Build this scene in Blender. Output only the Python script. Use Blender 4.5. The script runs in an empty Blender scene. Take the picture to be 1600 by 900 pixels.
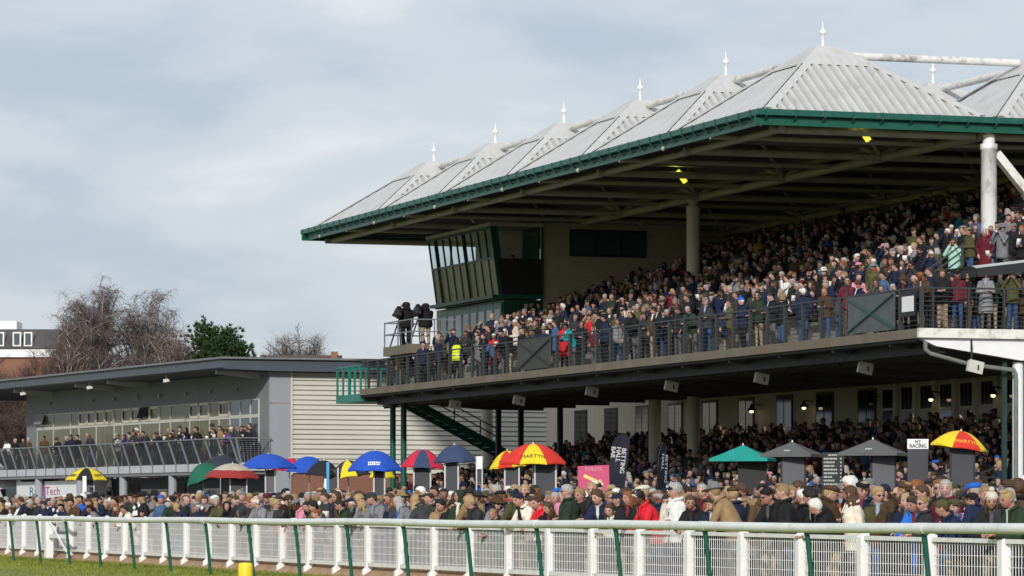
import bpy, math, random
import numpy as np
from mathutils import Matrix, Vector
R = math.radians
random.seed(11); np.random.seed(11)
sc = bpy.context.scene
C = sc.collection

# ------------------------------------------------------------------ camera, sky, sun, exposure
F = 5820.0; HZ = 797.0; CZ = 1.4; VPX = -1170.0
cam = bpy.data.cameras.new('camera'); camo = bpy.data.objects.new('camera', cam); C.objects.link(camo)
camo.location = (0, 0, CZ); camo.rotation_euler = (R(90), 0, 0)
cam.sensor_width = 36; cam.lens = F / 1600 * 36; cam.shift_y = (HZ - 450) / 1600
cam.clip_start = 1; cam.clip_end = 6000
sc.camera = camo
SUN_EL = R(24); SUN_X, SUN_Y = -0.17, -0.985
w = bpy.data.worlds.new('World'); sc.world = w; w.use_nodes = True
nt = w.node_tree; N = nt.nodes; LK = nt.links; N.clear()
out = N.new('ShaderNodeOutputWorld'); bg = N.new('ShaderNodeBackground'); LK.new(bg.outputs[0], out.inputs[0])
bg.inputs[1].default_value = 0.105
sky = N.new('ShaderNodeTexSky'); sky.sky_type = 'NISHITA'; sky.sun_disc = False
sky.sun_elevation = SUN_EL; sky.sun_rotation = math.atan2(SUN_X, SUN_Y)
sky.air_density = 1.0; sky.dust_density = 1.5; sky.altitude = 60
tc = N.new('ShaderNodeTexCoord'); mp = N.new('ShaderNodeMapping'); mp.inputs['Scale'].default_value = (1.0, 1.0, 2.9)
mp.inputs['Location'].default_value = (0.25, 0.1, 0.51)
LK.new(tc.outputs['Generated'], mp.inputs[0])
nz = N.new('ShaderNodeTexNoise'); nz.inputs['Scale'].default_value = 10.5; nz.inputs['Detail'].default_value = 5.0
nz.inputs['Roughness'].default_value = 0.5; nz.inputs['Distortion'].default_value = 0.25
LK.new(mp.outputs[0], nz.inputs['Vector'])
cr = N.new('ShaderNodeValToRGB'); cr.color_ramp.interpolation = 'EASE'
e = cr.color_ramp.elements
e[0].position = 0.32; e[0].color = (4.75, 5.5, 6.55, 1)
e[1].position = 0.70; e[1].color = (8.2, 8.2, 8.4, 1)
m_ = e.new(0.5); m_.color = (6.15, 6.65, 7.35, 1)
LK.new(nz.outputs[0], cr.inputs[0])
mx = N.new('ShaderNodeMixRGB'); mx.inputs[0].default_value = 0.86
LK.new(sky.outputs[0], mx.inputs[1]); LK.new(cr.outputs[0], mx.inputs[2]); LK.new(mx.outputs[0], bg.inputs[0])
sl = bpy.data.lights.new('sun', 'SUN'); sl.energy = 3.15; sl.angle = R(2.5); sl.color = (1.0, 0.97, 0.925)
slo = bpy.data.objects.new('sun', sl); C.objects.link(slo)
sd = Vector((SUN_X, SUN_Y, math.hypot(SUN_X, SUN_Y) * math.tan(SUN_EL)))
slo.rotation_euler = sd.to_track_quat('Z', 'Y').to_euler(); slo.location = (0, -20, 40)
sc.view_settings.view_transform = 'Standard'; sc.view_settings.look = 'None'
sc.view_settings.exposure = 0.0; sc.view_settings.gamma = 1.0; sc.view_settings.use_curve_mapping = False
sc.cycles.max_bounces = 5; sc.cycles.diffuse_bounces = 3

# ------------------------------------------------------------------ frames
TH = math.atan2(800 - VPX, F); CT, ST_ = math.cos(TH), math.sin(TH)
STAND = Matrix(((CT, -ST_, 0, 0), (ST_, CT, 0, 0), (0, 0, 1, 0), (0, 0, 0, 1)))     # (L, s, z) -> world
TH2 = R(25.3); C2, S2 = math.cos(TH2), math.sin(TH2); LX0, LY0 = -11.62, 178.0
LBF = Matrix(((C2, -S2, 0, LX0), (S2, C2, 0, LY0), (0, 0, 1, 0), (0, 0, 0, 1)))      # (b, a, z) -> world
WORLD = Matrix.Identity(4)
def s_at(x, L):                       # distance along the track of the point seen at column x, lateral offset L
    Z = F * L / (CT * (x - VPX)); return (Z - L * ST_) / CT
def Zof(L, s): return s * CT + L * ST_
def x_of(L, s): return 800 + F * (L * CT - s * ST_) / Zof(L, s)
def z_at(y, L, s): return CZ + (HZ - y) * Zof(L, s) / F
def a_at(x, b):
    k = (x - 800) / F
    return (LX0 + b * C2 - k * LY0 - k * b * S2) / (S2 + k * C2)
def pw(x, y, Z): return Vector(((x - 800) / F * Z, Z, CZ + (HZ - y) / F * Z))

# ------------------------------------------------------------------ materials
MATS = {}
def mat(name, col, rough=0.7, var=0.12, scale=3.0, metal=0.0, bump=0.0, objcol=False, attr=None, emit=None, spec=0.4, stain=None, stain_scale=1.0, stain_amt=0.5, stretch=(1, 1, 1)):
    if name in MATS: return MATS[name]
    m = bpy.data.materials.new(name); m.use_nodes = True; n = m.node_tree.nodes; l = m.node_tree.links
    b = n['Principled BSDF']; b.inputs['Roughness'].default_value = rough; b.inputs['Metallic'].default_value = metal
    b.inputs['Specular IOR Level'].default_value = spec
    if objcol:
        src = n.new('ShaderNodeObjectInfo').outputs['Color']
    elif attr:
        a = n.new('ShaderNodeAttribute'); a.attribute_name = attr; src = a.outputs['Color']
    else:
        r = n.new('ShaderNodeRGB'); r.outputs[0].default_value = (*col, 1); src = r.outputs[0]
    t = n.new('ShaderNodeTexCoord'); mpn = n.new('ShaderNodeMapping'); mpn.inputs['Scale'].default_value = stretch
    l.new(t.outputs['Object'], mpn.inputs[0])
    if var > 0:
        z = n.new('ShaderNodeTexNoise'); z.inputs['Scale'].default_value = scale; z.inputs['Detail'].default_value = 6
        l.new(mpn.outputs[0], z.inputs['Vector'])
        mr = n.new('ShaderNodeMapRange'); mr.inputs[1].default_value = 0.25; mr.inputs[2].default_value = 0.75
        mr.inputs[3].default_value = 1 - var; mr.inputs[4].default_value = 1 + var
        l.new(z.outputs[0], mr.inputs[0])
        v = n.new('ShaderNodeVectorMath'); v.operation = 'SCALE'; l.new(src, v.inputs[0]); l.new(mr.outputs[0], v.inputs['Scale'])
        src = v.outputs[0]
        if bump:
            bp = n.new('ShaderNodeBump'); bp.inputs['Strength'].default_value = bump; bp.inputs['Distance'].default_value = 0.05
            l.new(z.outputs[0], bp.inputs['Height']); l.new(bp.outputs[0], b.inputs['Normal'])
    if stain:
        z2 = n.new('ShaderNodeTexNoise'); z2.inputs['Scale'].default_value = stain_scale; z2.inputs['Detail'].default_value = 8; z2.inputs['Roughness'].default_value = 0.65
        l.new(mpn.outputs[0], z2.inputs['Vector'])
        r2 = n.new('ShaderNodeMapRange'); r2.inputs[1].default_value = 0.5; r2.inputs[2].default_value = 0.72; r2.inputs[3].default_value = 0; r2.inputs[4].default_value = stain_amt
        l.new(z2.outputs[0], r2.inputs[0])
        mm = n.new('ShaderNodeMixRGB'); l.new(r2.outputs[0], mm.inputs[0]); l.new(src, mm.inputs[1]); mm.inputs[2].default_value = (*stain, 1); src = mm.outputs[0]
    l.new(src, b.inputs['Base Color'])
    if emit:
        b.inputs['Emission Color'].default_value = (*emit[:3], 1); b.inputs['Emission Strength'].default_value = emit[3]
    MATS[name] = m; return m
def brickmat(name, c1, c2, mortar, scale, bw=0.5, rh=0.25, rough=0.85, plane='XZ'):
    m = bpy.data.materials.new(name); m.use_nodes = True; n = m.node_tree.nodes; l = m.node_tree.links; b = n['Principled BSDF']
    t = n.new('ShaderNodeTexCoord'); sp = n.new('ShaderNodeSeparateXYZ'); cb = n.new('ShaderNodeCombineXYZ')
    l.new(t.outputs['Object'], sp.inputs[0])
    ad = n.new('ShaderNodeMath'); ad.operation = 'ADD'; l.new(sp.outputs[0], ad.inputs[0]); l.new(sp.outputs[1], ad.inputs[1])
    l.new(ad.outputs[0], cb.inputs[0]); l.new(sp.outputs[2], cb.inputs[1])
    k = n.new('ShaderNodeTexBrick'); k.inputs['Color1'].default_value = (*c1, 1); k.inputs['Color2'].default_value = (*c2, 1); k.inputs['Mortar'].default_value = (*mortar, 1)
    k.inputs['Scale'].default_value = scale; k.inputs['Brick Width'].default_value = bw; k.inputs['Row Height'].default_value = rh; k.inputs['Mortar Size'].default_value = 0.012
    l.new(cb.outputs[0], k.inputs['Vector']); l.new(k.outputs[0], b.inputs['Base Color']); b.inputs['Roughness'].default_value = rough
    MATS[name] = m; return m
def glassmat(name, col, rough=0.06, spec=0.6):
    return mat(name, col, rough=rough, var=0.0, spec=spec)

M_white = mat('white paint', (0.80, 0.80, 0.79), 0.5, 0.05, 2.0)
M_postwhite = mat('white post paint', (0.80, 0.80, 0.79), 0.55, 0.06, 3.0, stain=(0.55, 0.54, 0.47), stain_scale=5, stain_amt=0.35)
M_rail = mat('rail plastic', (0.70, 0.72, 0.69), 0.35, 0.07, 1.2, stain=(0.42, 0.45, 0.36), stain_scale=3.0, stain_amt=0.55)
M_green = mat('green paint', (0.006, 0.085, 0.055), 0.4, 0.12, 3.0)
M_gutter = mat('green gutter paint', (0.008, 0.088, 0.066), 0.4, 0.14, 2.0, stain=(0.08, 0.14, 0.11), stain_scale=2.5, stain_amt=0.5)
M_teal = mat('teal paint', (0.01, 0.17, 0.125), 0.45, 0.1, 2.0)
M_roof = mat('roof sheet', (0.50, 0.50, 0.49), 0.55, 0.07, 0.8, stain=(0.34, 0.335, 0.31), stain_scale=1.1, stain_amt=0.6, stretch=(1.6, 1.6, 0.25))
M_roofflash = mat('roof flashing', (0.52, 0.515, 0.50), 0.55, 0.06, 1.2, stain=(0.36, 0.35, 0.30), stain_scale=1.6, stain_amt=0.5)
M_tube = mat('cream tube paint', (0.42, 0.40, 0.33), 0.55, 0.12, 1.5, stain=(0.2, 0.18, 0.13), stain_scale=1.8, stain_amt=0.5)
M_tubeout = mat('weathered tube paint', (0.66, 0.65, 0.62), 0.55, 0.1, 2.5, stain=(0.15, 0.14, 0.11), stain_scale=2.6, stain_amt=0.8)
M_column = mat('white column paint', (0.80, 0.80, 0.78), 0.55, 0.05, 1.5, stain=(0.22, 0.21, 0.19), stain_scale=3.2, stain_amt=0.8, stretch=(1, 1, 0.5))
M_dark = mat('dark steel', (0.022, 0.024, 0.025), 0.55, 0.15, 2.0)
M_railing = mat('railing steel', (0.035, 0.04, 0.042), 0.5, 0.15, 2.0)
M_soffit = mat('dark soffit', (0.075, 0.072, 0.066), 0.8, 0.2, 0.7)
M_conc = mat('concrete', (0.165, 0.145, 0.11), 0.9, 0.18, 1.2, bump=0.1, stain=(0.20, 0.10, 0.045), stain_scale=0.7, stain_amt=0.7)
M_step = mat('terrace concrete', (0.22, 0.20, 0.17), 0.9, 0.15, 1.0)
M_whitestain = mat('stained white slab', (0.74, 0.73, 0.68), 0.7, 0.1, 1.5, stain=(0.30, 0.27, 0.18), stain_scale=2.4, stain_amt=0.9)
M_block = brickmat('cream blockwork', (0.36, 0.32, 0.235), (0.33, 0.295, 0.215), (0.26, 0.235, 0.18), 1.0, 0.9, 0.45)
M_cream = mat('cream wall paint', (0.60, 0.56, 0.46), 0.75, 0.08, 1.5)
M_pilaster = mat('pale pilaster paint', (0.68, 0.66, 0.60), 0.6, 0.06, 1.5)
M_booth = mat('booth green', (0.01, 0.05, 0.032), 0.45, 0.15, 1.0)
M_boothpanel = mat('olive glass panel', (0.115, 0.10, 0.05), 0.3, 0.35, 3.5, stain=(0.22, 0.20, 0.13), stain_scale=5, stain_amt=0.6)  # olive tone and stain mottle paint in the trees mirrored here
M_glassdark = glassmat('dark glass', (0.012, 0.015, 0.016), 0.08)
M_glassblue = glassmat('grey blue glass', (0.05, 0.065, 0.08), 0.1, 0.8)
M_glassolive = mat('glass over olive blinds', (0.125, 0.115, 0.055), 0.2, 0.3, 0.9, spec=0.25)
M_curtain_sky = mat('pale curtain and painted sky glass', (0.30, 0.31, 0.33), 0.2, 0.15, 2.0)
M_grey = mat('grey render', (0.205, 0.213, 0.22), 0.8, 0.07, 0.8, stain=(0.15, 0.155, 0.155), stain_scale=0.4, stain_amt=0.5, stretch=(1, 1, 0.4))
M_greypanel = mat('pale grey panel', (0.30, 0.32, 0.345), 0.6, 0.05, 0.8)
M_fascia = mat('blue grey fascia', (0.075, 0.09, 0.11), 0.5, 0.08, 1.0)
M_greyrail = mat('grey railing steel', (0.17, 0.185, 0.205), 0.5, 0.1, 1.0)
M_clad = mat('cream cladding', (0.58, 0.56, 0.49), 0.55, 0.06, 0.6, stain=(0.42, 0.40, 0.34), stain_scale=0.5, stain_amt=0.5, stretch=(1, 1, 0.5))
M_brick = brickmat('red brick', (0.26, 0.10, 0.06), (0.20, 0.075, 0.045), (0.30, 0.25, 0.2), 4.0)
M_slate = mat('slate roof', (0.075, 0.07, 0.07), 0.8, 0.2, 2.0)
M_tile = mat('brown tile roof', (0.085, 0.06, 0.05), 0.85, 0.2, 2.0)
M_black = mat('black plastic', (0.012, 0.012, 0.013), 0.5, 0.1, 4.0)
M_board = mat('charcoal board', (0.045, 0.047, 0.055), 0.6, 0.12, 2.0)
M_boardgrey = mat('grey board', (0.10, 0.102, 0.115), 0.6, 0.12, 2.0)
M_alu = mat('aluminium', (0.42, 0.42, 0.42), 0.4, 0.1, 3.0, metal=0.6)
M_lampon = mat('lit bulb', (1, 0.85, 0.5), 0.4, 0, emit=(1.0, 0.82, 0.45, 2.2))
M_yellowlamp = mat('lit yellow tube', (0.8, 0.75, 0.1), 0.4, 0, emit=(0.85, 0.8, 0.06, 1.3))
M_letterw = mat('white lettering', (0.8, 0.8, 0.78), 0.6, 0)
M_letterd = mat('dark lettering', (0.03, 0.025, 0.02), 0.6, 0)
M_lettery = mat('yellow lettering', (0.75, 0.5, 0.04), 0.6, 0)
M_cloth = mat('cloth', (1, 1, 1), 0.85, 0.22, 9.0, objcol=True, bump=0.3, spec=0.2)
M_clothsmooth = mat('woven trousers', (1, 1, 1), 0.9, 0.15, 14.0, objcol=True, spec=0.15)
M_hair = mat('hair', (1, 1, 1), 0.6, 0.35, 30.0, objcol=True, bump=0.6, spec=0.3, stretch=(1, 1, 0.3))
M_plain = mat('object paint', (1, 1, 1), 0.5, 0.1, 6.0, objcol=True)
M_crowd = mat('crowd cloth and skin', (1, 1, 1), 0.85, 0.15, 7.0, attr='Col', spec=0.2)
M_shoe = mat('shoe leather', (0.02, 0.015, 0.012), 0.5, 0.1)
M_eye = mat('eye', (0.05, 0.035, 0.03), 0.35, 0)
M_brow = mat('eyebrow', (0.20, 0.12, 0.085), 0.7, 0)
M_lip = mat('lips', (0.42, 0.18, 0.16), 0.5, 0)
def skinmat():
    m = bpy.data.materials.new('skin'); m.use_nodes = True; n = m.node_tree.nodes; l = m.node_tree.links; b = n['Principled BSDF']
    oi = n.new('ShaderNodeObjectInfo'); r = n.new('ShaderNodeValToRGB'); l.new(oi.outputs['Random'], r.inputs[0])
    el = r.color_ramp.elements; el[0].position = 0; el[0].color = (0.58, 0.37, 0.30, 1); el[1].position = 0.97; el[1].color = (0.10, 0.045, 0.025, 1)
    q = el.new(0.5); q.color = (0.50, 0.30, 0.235, 1); q = el.new(0.9); q.color = (0.42, 0.23, 0.17, 1)
    t = n.new('ShaderNodeTexCoord'); z = n.new('ShaderNodeTexNoise'); z.inputs['Scale'].default_value = 14; l.new(t.outputs['Object'], z.inputs['Vector'])
    mm = n.new('ShaderNodeMixRGB'); mm.blend_type = 'MULTIPLY'; l.new(z.outputs[0], mm.inputs[0]); l.new(r.outputs[0], mm.inputs[1]); mm.inputs[2].default_value = (0.9, 0.72, 0.7, 1)
    l.new(mm.outputs[0], b.inputs['Base Color']); b.inputs['Roughness'].default_value = 0.55; b.inputs['Specular IOR Level'].default_value = 0.3
    return m
M_skin = skinmat()

# ------------------------------------------------------------------ mesh builder
class MB:
    def __init__(self, frame=WORLD):
        self.v = []; self.f = []; self.m = []; self.fr = frame; self.cur = 0; self.sm = False; self.s = []
    def add(self, pts, faces):
        o = len(self.v); fr = self.fr
        self.v += [fr @ Vector(p) for p in pts]
        for fc in faces: self.f.append([o + i for i in fc]); self.m.append(self.cur); self.s.append(self.sm)
        return self
    def box(self, a, b):
        (x0, y0, z0), (x1, y1, z1) = a, b
        return self.add([(x0, y0, z0), (x1, y0, z0), (x1, y1, z0), (x0, y1, z0), (x0, y0, z1), (x1, y0, z1), (x1, y1, z1), (x0, y1, z1)],
                 [(3, 2, 1, 0), (4, 5, 6, 7), (0, 1, 5, 4), (1, 2, 6, 5), (2, 3, 7, 6), (3, 0, 4, 7)])
    def cbox(self, c, d):
        return self.box([c[i] - d[i] / 2 for i in range(3)], [c[i] + d[i] / 2 for i in range(3)])
    def bar(self, p, q, wd, th=None, up=(0, 0, 1)):         # rectangular bar between two points
        th = th or wd; p = Vector(p); q = Vector(q); d = (q - p).normalized(); u = Vector(up)
        if abs(d.dot(u)) > 0.98: u = Vector((0, 1, 0))
        a = d.cross(u).normalized(); b = a.cross(d)
        pts = [e_ + a * sx * wd / 2 + b * sy * th / 2 for e_ in (p, q) for sx, sy in ((-1, -1), (1, -1), (1, 1), (-1, 1))]
        return self.add(pts, [(3, 2, 1, 0), (4, 5, 6, 7), (0, 1, 5, 4), (1, 2, 6, 5), (2, 3, 7, 6), (3, 0, 4, 7)])
    def tube(self, pts, r, n=8, cap=True):
        pts = [Vector(p) for p in pts]; rs = r if isinstance(r, (list, tuple)) else [r] * len(pts)
        P = []; prev = None
        for i, p in enumerate(pts):
            d = (pts[min(i + 1, len(pts) - 1)] - pts[max(i - 1, 0)]).normalized()
            if prev is None:
                u = Vector((0, 0, 1)) if abs(d.z) < 0.9 else Vector((1, 0, 0)); a = d.cross(u).normalized()
            else: a = (prev - d * prev.dot(d)).normalized()
            prev = a; b = d.cross(a)
            P += [p + (a * math.cos(2 * math.pi * k / n) + b * math.sin(2 * math.pi * k / n)) * rs[i] for k in range(n)]
        fs = [(i * n + k, i * n + (k + 1) % n, (i + 1) * n + (k + 1) % n, (i + 1) * n + k) for i in range(len(pts) - 1) for k in range(n)]
        o = self.sm; self.sm = True; self.add(P, fs); self.sm = False
        if cap: self.add(P[:n], [tuple(reversed(range(n)))]); self.add(P[-n:], [tuple(range(n))])
        self.sm = o; return self
    def lathe(self, c, prof, n=16):                          # prof: (r, z) list, around z at c
        P = [(c[0] + r_ * math.cos(2 * math.pi * k / n), c[1] + r_ * math.sin(2 * math.pi * k / n), c[2] + z_) for r_, z_ in prof for k in range(n)]
        fs = [(i * n + k, i * n + (k + 1) % n, (i + 1) * n + (k + 1) % n, (i + 1) * n + k) for i in range(len(prof) - 1) for k in range(n)]
        o = self.sm; self.sm = True; self.add(P, fs); self.sm = False
        self.add(P[:n], [tuple(reversed(range(n)))]); self.add(P[-n:], [tuple(range(n))]); self.sm = o; return self
    def prism(self, poly, ext):                              # poly: 3-D points, extruded by ext
        n = len(poly); e_ = Vector(ext); P = [Vector(p) for p in poly]; P += [p + e_ for p in P]
        return self.add(P, [tuple(reversed(range(n))), tuple(range(n, 2 * n))] + [(i, (i + 1) % n, n + (i + 1) % n, n + i) for i in range(n)])
    def quad(self, *p): return self.add(p, [tuple(range(len(p)))])
WM = {}
def obj(name, mb, m, parent=None, smooth=None):
    inv = WM[parent.name].inverted() if parent is not None else None
    if isinstance(mb, MB):
        vs = [inv @ v for v in mb.v] if inv is not None else mb.v
        me = bpy.data.meshes.new(name); me.from_pydata([tuple(v) for v in vs], [], mb.f)
        me.polygons.foreach_set('material_index', mb.m); me.polygons.foreach_set('use_smooth', mb.s)
        me.update()
    else: me = mb
    for mm in (m if isinstance(m, (list, tuple)) else [m]):
        if len(me.materials) < 40: me.materials.append(mm)
    o = bpy.data.objects.new(name, me); C.objects.link(o)
    if parent is not None: o.parent = parent; WM[o.name] = WM[parent.name].copy()
    else: WM[o.name] = Matrix.Identity(4)
    return o
def tag(o, label=None, cat=None, group=None, kind=None):
    if label: o['label'] = label
    if cat: o['category'] = cat
    if group: o['group'] = group
    if kind: o['kind'] = kind
    return o
def thing(name, label, cat, frame, p, group=None, rotz=0.0):
    o = bpy.data.objects.new(name, None); C.objects.link(o); o.empty_display_size = 0.3
    W = frame @ Matrix.Translation(Vector(p)) @ Matrix.Rotation(rotz, 4, 'Z')
    o.location = W.to_translation(); o.rotation_euler = W.to_euler(); WM[o.name] = W
    return tag(o, label, cat, group)
def based(mb, o):                                            # a builder whose coordinates are those of the thing itself
    mb.fr = WM[o.name]; return mb
_fonts = {}
def text_pts(txt, size, align='CENTER', space=1.0):
    k = (txt, size, align)
    if k not in _fonts:
        cu = bpy.data.curves.new('t', 'FONT'); cu.body = txt; cu.size = size; cu.align_x = align; cu.align_y = 'CENTER'; cu.extrude = 0; cu.resolution_u = 2
        cu.space_character = space
        o = bpy.data.objects.new('t', cu); C.objects.link(o); dg = bpy.context.evaluated_depsgraph_get()
        me = bpy.data.meshes.new_from_object(o.evaluated_get(dg)); bpy.data.objects.remove(o)
        _fonts[k] = ([v.co.copy() for v in me.vertices], [tuple(p.vertices) for p in me.polygons]); bpy.data.meshes.remove(me)
    return _fonts[k]
def add_text(mb, txt, size, o, ux, uy, align='CENTER', sx=1.0, bold=0.0):
    vs, fs = text_pts(txt, size, align); o = Vector(o); ux = Vector(ux); uy = Vector(uy)
    for dx in ([0.0] if not bold else [-bold, 0.0, bold]):
        off = ux.cross(uy).normalized() * (dx * 0.02)
        mb.add([o + ux * (v.x * sx + dx) + uy * v.y + off for v in vs], fs)

# ------------------------------------------------------------------ ground
M_trough = mat('roof trough painted shade', (0.36, 0.355, 0.34), 0.65, 0.12, 1.5)
M_underside = mat('dark roof underside', (0.10, 0.097, 0.09), 0.85, 0.2, 0.8)
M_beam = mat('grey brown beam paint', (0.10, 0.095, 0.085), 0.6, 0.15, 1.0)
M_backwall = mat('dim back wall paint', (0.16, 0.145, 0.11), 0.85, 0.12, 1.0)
def groundmat():
    m = bpy.data.materials.new('turf'); m.use_nodes = True; n = m.node_tree.nodes; l = m.node_tree.links; b = n['Principled BSDF']
    t = n.new('ShaderNodeTexCoord'); a = n.new('ShaderNodeTexNoise'); a.inputs['Scale'].default_value = 1.1; a.inputs['Detail'].default_value = 8
    z = n.new('ShaderNodeTexNoise'); z.inputs['Scale'].default_value = 14; z.inputs['Detail'].default_value = 6
    l.new(t.outputs['Object'], a.inputs[0]); l.new(t.outputs['Object'], z.inputs[0])
    r = n.new('ShaderNodeValToRGB'); r.color_ramp.elements[0].color = (0.10, 0.13, 0.010, 1); r.color_ramp.elements[1].color = (0.25, 0.28, 0.03, 1)
    r.color_ramp.elements[0].position = 0.32; r.color_ramp.elements[1].position = 0.68
    md = n.new('ShaderNodeMath'); md.operation = 'ADD'; mu = n.new('ShaderNodeMath'); mu.operation = 'MULTIPLY'; mu.inputs[1].default_value = 0.5
    l.new(a.outputs[0], md.inputs[0]); l.new(z.outputs[0], md.inputs[1]); l.new(md.outputs[0], mu.inputs[0]); l.new(mu.outputs[0], r.inputs[0])
    l.new(r.outputs[0], b.inputs['Base Color']); b.inputs['Roughness'].default_value = 0.9
    return m
M_turf = groundmat()
g = MB(); g.quad((-2500, -300, 0), (2500, -300, 0), (2500, 4500, 0), (-2500, 4500, 0))
tag(obj('ground', g, M_turf), 'green racecourse turf running under the rails', 'ground', kind='structure')
g = MB(STAND); g.quad((21.55, 30, 0.004), (24.6, 30, 0.004), (24.6, 400, 0.004), (21.55, 400, 0.004))
tag(obj('sand_strip', g, mat('brown sand', (0.36, 0.235, 0.14), 0.95, 0.3, 6.0, bump=0.3)), 'brown sandy strip between the two white rails', 'path', kind='structure')
g = MB(STAND); g.prism([(21.8, 30, 0.0), (22.12, 30, 0.20), (22.3, 30, 0.24), (22.42, 30, 0.22), (22.5, 30, 0.0)], (0, 200, 0))
tag(obj('sand_bank', g, MATS['brown sand']), 'low brown bank of sand under the white fence', 'bank', kind='structure')
g = MB(STAND); g.quad((24.5, 20, 0.008), (120, 20, 0.008), (120, 400, 0.008), (24.5, 400, 0.008))
tag(obj('tarmac_lawn', g, mat('tarmac', (0.06, 0.06, 0.058), 0.9, 0.2, 2.0)), 'grey tarmac lawn under the crowd', 'ground', kind='structure')
g = MB(STAND)
rg = random.Random(3)
for i in range(34000):
    s = rg.uniform(52, 128); L = 21.62 - abs(rg.gauss(0, 1.0)) * 3.0
    if L < 13: continue
    h = rg.uniform(0.03, 0.085); a = rg.uniform(0, 6.28); q = rg.uniform(0.006, 0.016); dx, dy = math.cos(a) * q, math.sin(a) * q
    lx, ly = rg.uniform(-0.04, 0.04), rg.uniform(-0.04, 0.04)
    g.add([(L - dx, s - dy, 0), (L + dx, s + dy, 0), (L + lx, s + ly, h)], [(0, 1, 2)])
tag(obj('grass', g, mat('grass blades', (0.175, 0.20, 0.026), 0.8, 0.5, 0.9)), 'short bright green grass on the track edge', 'grass', kind='stuff')

# ------------------------------------------------------------------ running rail (green legs) and the white fence behind it
RL, FL = 19.4, 22.0
t = thing('running_rail', 'long white plastic rail on curved green legs along the turf', 'rail', STAND, (RL, 44, 0))
mb = MB(STAND); n0, n1 = -5, 26
mb.tube([(RL, 48.9 + 3.63 * k, 1.175 + 0.012 * math.sin(k * 1.7)) for k in range(n0, n1)], 0.066, 14)
obj('rail_tube', mb, M_rail, t)
for k in range(n0 + 1, n1):
    s = 48.9 + 3.63 * k
    mb = MB(STAND); mb.tube([(RL, s, 1.16), (RL + 0.03, s, 1.08), (RL + 0.055, s, 0.9), (RL + 0.10, s, 0.45), (RL + 0.14, s, -0.02)], [0.042, 0.038, 0.036, 0.036, 0.036], 8)
    lg = obj('leg', mb, M_green, t)
    mb = MB(STAND); mb.cbox((RL, s, 1.175), (0.145, 0.10, 0.145)); 
    if k % 2 == 0: obj('joint_sleeve', MB(STAND).tube([(RL, s - 0.12, 1.175), (RL, s + 0.12, 1.175)], 0.071, 14), M_rail, t)
def ftop(s): return 1.00 + (1.23 - 1.00) * min(1.2, max(0, (s - 40) / 68.0))
t = thing('white_fence', 'white post fence with vertical mesh infill between track and crowd', 'fence', STAND, (FL, 42, 0))
K = range(-5, 36)
for k in K:
    s = 51.5 + 2.28 * k; zt = ftop(s)
    mb = MB(STAND)
    mb.prism([(FL - 0.07, s - 0.075, 0), (FL + 0.07, s - 0.075, 0), (FL + 0.07, s - 0.075, zt + 0.03), (FL + 0.02, s - 0.075, zt + 0.05), (FL - 0.07, s - 0.075, zt - 0.02)], (0, 0.15, 0))
    mb.prism([(FL - 0.13, s - 0.05, 0), (FL - 0.07, s - 0.05, 0), (FL - 0.07, s - 0.05, 0.20), (FL - 0.13, s - 0.05, 0.16)], (0, 0.10, 0))
    obj('post', mb, M_postwhite, t)
    if k == 35: break
    s2 = s + 2.28; z2 = ftop(s2); mb = MB(STAND)
    for j in range(24):
        u = (j + 0.7) / 24.4; ss = s + 0.08 + (2.28 - 0.16) * u; zz = zt + (z2 - zt) * u - 0.05
        mb.box((FL + 0.012, ss - 0.0055, 0.31), (FL + 0.020, ss + 0.0055, zz))
    for j in range(5):
        h = 0.35 + j * 0.145
        mb.bar((FL + 0.0245, s + 0.076, h), (FL + 0.0245, s2 - 0.076, h + 0.0), 0.007)
    obj('mesh_panel', mb, mat('white mesh wire', (0.78, 0.78, 0.77), 0.5, 0.03), t)
    mb = MB(STAND); mb.bar((FL, s + 0.076, zt - 0.03), (FL, s2 - 0.076, z2 - 0.03), 0.05, 0.06)
    mb.bar((FL - 0.02, s + 0.076, 0.27), (FL - 0.02, s2 - 0.076, 0.27), 0.05, 0.08)
    obj('cross_rail', mb, mat('grimy white rail', (0.74, 0.74, 0.71), 0.6, 0.08, 3.0, stain=(0.40, 0.42, 0.3), stain_scale=4, stain_amt=0.5), t)
# white gate with a diagonal brace at the far left
sg = s_at(92, 21.6)
t = thing('gate', 'white wooden gate with a diagonal brace at the far end of the fence', 'gate', STAND, (21.6, sg, 0))
mb = MB(STAND); mb.box((21.52, sg + 1.4, 0), (21.72, sg + 1.65, 1.2)); obj('gate_post', mb, M_postwhite, t)
mb = MB(STAND); mb.bar((21.62, sg - 1.2, 0.66), (21.62, sg + 1.4, 0.66), 0.05, 0.11); mb.bar((21.56, sg + 1.3, 1.12), (21.56, sg - 1.2, 0.25), 0.04, 0.07); mb.bar((21.62, sg - 1.2, 1.1), (21.62, sg + 1.4, 1.1), 0.05, 0.09)
obj('gate_frame', mb, M_postwhite, t)
p = pw(383.5, 900, 60)
t = thing('marker_post', 'short yellow padded marker post on the grass in front of the rail', 'marker', WORLD, (p.x, p.y, 0))
mb = MB(); mb.lathe((p.x, p.y, 0), [(0.118, 0.02), (0.118, 0.48), (0.112, 0.53), (0.09, 0.55), (0.02, 0.555)], 18); obj('padding', mb, mat('yellow vinyl', (0.80, 0.62, 0.03), 0.5, 0.08, 4), t)
mb = MB(); mb.lathe((p.x, p.y, 0), [(0.125, 0.0), (0.125, 0.05), (0.12, 0.055)], 18); obj('base', mb, M_black, t)

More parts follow.
